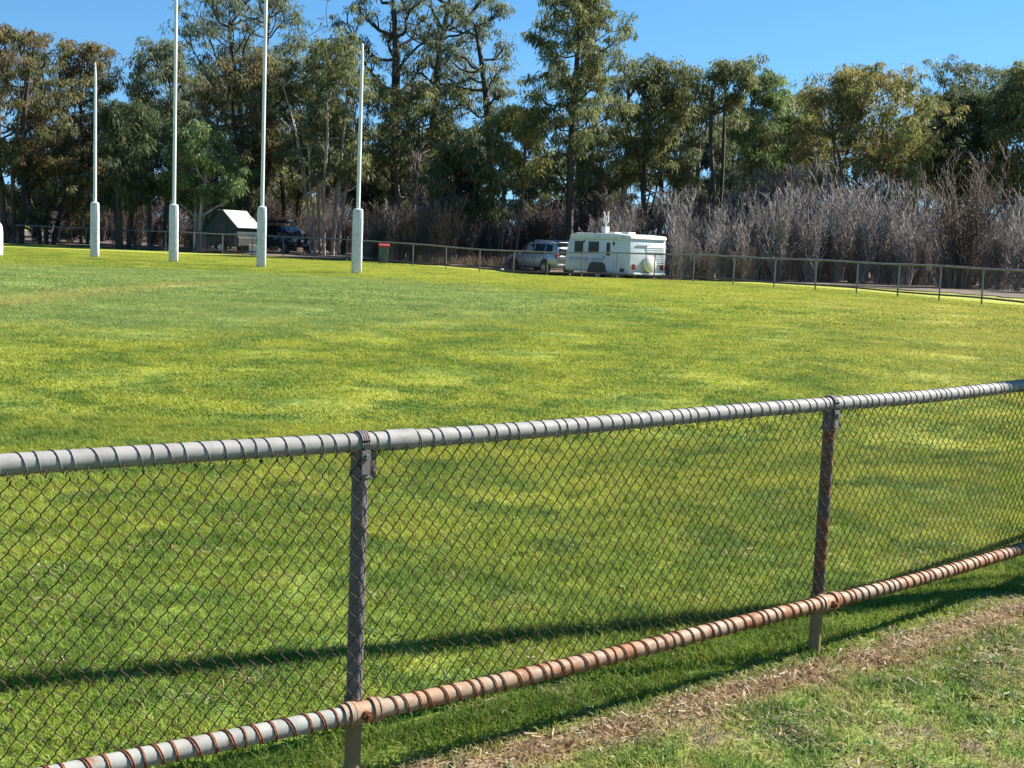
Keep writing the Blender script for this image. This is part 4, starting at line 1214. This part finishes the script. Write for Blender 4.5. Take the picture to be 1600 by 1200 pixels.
M_BLADE = blade_mat('grass_blades'); M_DRY = blade_mat('dry_straw', True)
def wedge(n_, y0, y1, half=.50, margin=1.0):
    """random points on the ground in the view's wedge, even density"""
    out = []
    while sum(map(len, out)) < n_:
        y = np.sqrt(rng.uniform(y0 ** 2, y1 ** 2, n_)); x = rng.uniform(-1, 1, n_) * (half * y + margin)
        out.append(np.stack([x, y], -1))
    p = np.concatenate(out)[:n_]
    z = gz(p[:, 0], p[:, 1])
    return np.stack([p[:, 0], p[:, 1], z], -1)
def fside(p): return np.polyval(pc, p[:, 0]) - p[:, 1]      # >0 camera side of the near fence
near = [tuft(500 + k, 30, .085, .022, .055, .0028, .0052, 'tuft_near', M_BLADE, .9) for k in range(6)]
p = wedge(46000, 2.0, 11.5, .72, 1.5)
sd_ = fside(p)
strip = (sd_ > .05) & (sd_ < .38)
keep = ~(strip & (rng.random(len(p)) < .72)) & ~((sd_ > .48) & (rng.random(len(p)) < .08))
p = p[keep]
g1 = scatter('grass_near', p, rng.uniform(.6, 1.25, len(p)), near); g1.name = 'grass'
tag(g1, 'short green grass around the near fence', 'grass', kind='stuff')
mid_t = [tuft(520 + k, 150, .30, .014, .036, .006, .012, 'tuft_mid', M_BLADE, .8) for k in range(5)]
p = wedge(16000, 10.5, 27, .66, 1.0)
g2 = scatter('grass_middle', p, rng.uniform(.7, 1.25, len(p)), mid_t); g2.name = 'grass'
tag(g2, 'mown green grass in the middle of the oval', 'grass', kind='stuff')
far_t = [tuft(540 + k, 230, .75, .014, .036, .012, .026, 'tuft_far', M_BLADE, .8) for k in range(5)]
p = wedge(15500, 26, 66, .58)
ffx = FFS[:, 0]; o_s = np.argsort(ffx)
keep = p[:, 1] < np.interp(p[:, 0], ffx[o_s], FFS[o_s, 1]) + 5.0
p = p[keep]
g3 = scatter('grass_far', p, rng.uniform(.7, 1.2, len(p)), far_t); g3.name = 'grass'
tag(g3, 'mown grass of the oval in front of the far fence', 'grass', kind='stuff')
# straw and dead clippings along the fence
straw = []
for k in range(5):
    g = np.random.default_rng(580 + k); b_ = []
    Vs = []; Qs = []; T = []; o_ = 0
    for q in range(55):
        a, r_ = g.uniform(0, 6.28), .10 * math.sqrt(g.random()); c = np.array([math.cos(a) * r_, math.sin(a) * r_, g.uniform(.003, .022)])
        b = g.uniform(0, 6.28); l = g.uniform(.010, .042); dv = np.array([math.cos(b), math.sin(b), g.normal(0, .35)]) * l * .5; sd = np.array([-math.sin(b), math.cos(b), g.normal(0, .5)]) * g.uniform(.0008, .0022)
        Vs += [c - dv - sd, c - dv + sd, c + dv + sd, c + dv - sd]; Qs.append((o_, o_ + 1, o_ + 2, o_ + 3)); o_ += 4; T += [g.random()] * 4
    me = quads_mesh('straw', np.array(Vs), np.array(Qs), np.array(T)); me.materials.append(M_DRY); straw.append(me)
p = wedge(50000, 2.0, 9.5, .72, 1.5); sd_ = fside(p)
pr_ = np.where((sd_ > .06) & (sd_ < .36), .46, np.where(sd_ > .42, .24, .008))
wv = 0.5 + 0.5 * np.sin(p[:, 0] * 2.1 + 1.2 * np.sin(p[:, 1] * 1.7)) * np.sin(p[:, 1] * 2.6 + p[:, 0])
pr_ = np.where(sd_ > .42, pr_ * (wv * 1.0), pr_ * (.35 + .8 * wv))
p = p[rng.random(len(p)) < pr_]
s1 = scatter('straw_litter', p, rng.uniform(.7, 1.4, len(p)), straw)
tag(s1, 'dead straw and clippings along the near fence', 'straw', kind='stuff')
# broadleaf weeds on the verge
M_WEED, n, b, o = new_mat('weed_leaf')
t = attr(n); n.links.new(ramp(n, t, [(0.0, (0.035, 0.085, 0.020)), (0.6, (0.085, 0.165, 0.025)), (1.0, (0.17, 0.23, 0.05))]), b.inputs['Base Color']); b.inputs['Roughness'].default_value = .7
weeds = []
for k in range(4):
    g = np.random.default_rng(600 + k); Vs = []; Qs = []; T = []; o_ = 0
    for q in range(20):
        a = g.uniform(0, 6.28); l = g.uniform(.025, .07); wd = l * g.uniform(.28, .42); up = g.uniform(.1, .7)
        dv = np.array([math.cos(a), math.sin(a), up]); sd = np.array([-math.sin(a), math.cos(a), g.normal(0, .25)])
        p0 = np.array([math.cos(a) * .004, math.sin(a) * .004, .002]); pm_ = p0 + dv * l * .55; pe = p0 + dv * l * np.array([1, 1, .8])
        Vs += [p0, pm_ + sd * wd * .5, pe, pm_ - sd * wd * .5]; Qs.append((o_, o_ + 1, o_ + 2, o_ + 3)); o_ += 4; T += [g.random()] * 4
    me = quads_mesh('weed', np.array(Vs), np.array(Qs), np.array(T)); me.materials.append(M_WEED); weeds.append(me)
p = wedge(16000, 2.0, 9.0, .72, 1.5); sd_ = fside(p)
cl_ = np.sin(p[:, 0] * 3.1 + 2 * np.sin(p[:, 1] * 2.3)) * np.sin(p[:, 1] * 3.7 + 1.5 * np.sin(p[:, 0] * 2.9))
p = p[np.where(sd_ > .6, (cl_ > .05) & (rng.random(len(p)) < .75), (rng.random(len(p)) < .05))]
w1 = scatter('weeds', p, rng.uniform(.4, .9, len(p)), weeds)
tag(w1, 'low broadleaf weeds in the verge grass', 'weeds', kind='stuff')
# tall dry grass behind the far fence
M_DRYB, n, b, o = new_mat('dry_grass_stems')
n.links.new(ramp(n, attr(n), [(0.0, (0.085, 0.055, 0.042)), (1.0, (0.23, 0.155, 0.115))]), b.inputs['Base Color']); b.inputs['Roughness'].default_value = .9
dryt = [tuft(620 + k, 60, .45, .25, .85, .012, .022, 'dry_tuft', M_DRYB, .35) for k in range(4)]
pp = []
for _ in range(1500):
    s = rng.uniform(2, L - 2); q = ffp(s)
    k = int(np.clip(np.searchsorted(dd, s), 0, 599))
    lo = np.interp(q[0], [-40, -10, -5, 0, 8, 16], [3.0, 2.5, 4, 11.5, 8.5, 7.5])
    if q[0] < -7 and rng.random() < .93: continue
    if q[0] > 4 and rng.random() < .985: continue
    if q[0] > -3.5: lo += 7
    xy = q + OUT[k] * lo + np.array([0, 1.0]) * abs(rng.normal(0, 2.5))
    pp.append((xy[0], xy[1], .42))
pp = np.array(pp)
dg = scatter('dry_grass', pp, rng.uniform(.4, .85, len(pp)), dryt)
tag(dg, 'tall dry grass at the edge of the shrubs behind the far fence', 'dry grass', kind='stuff')
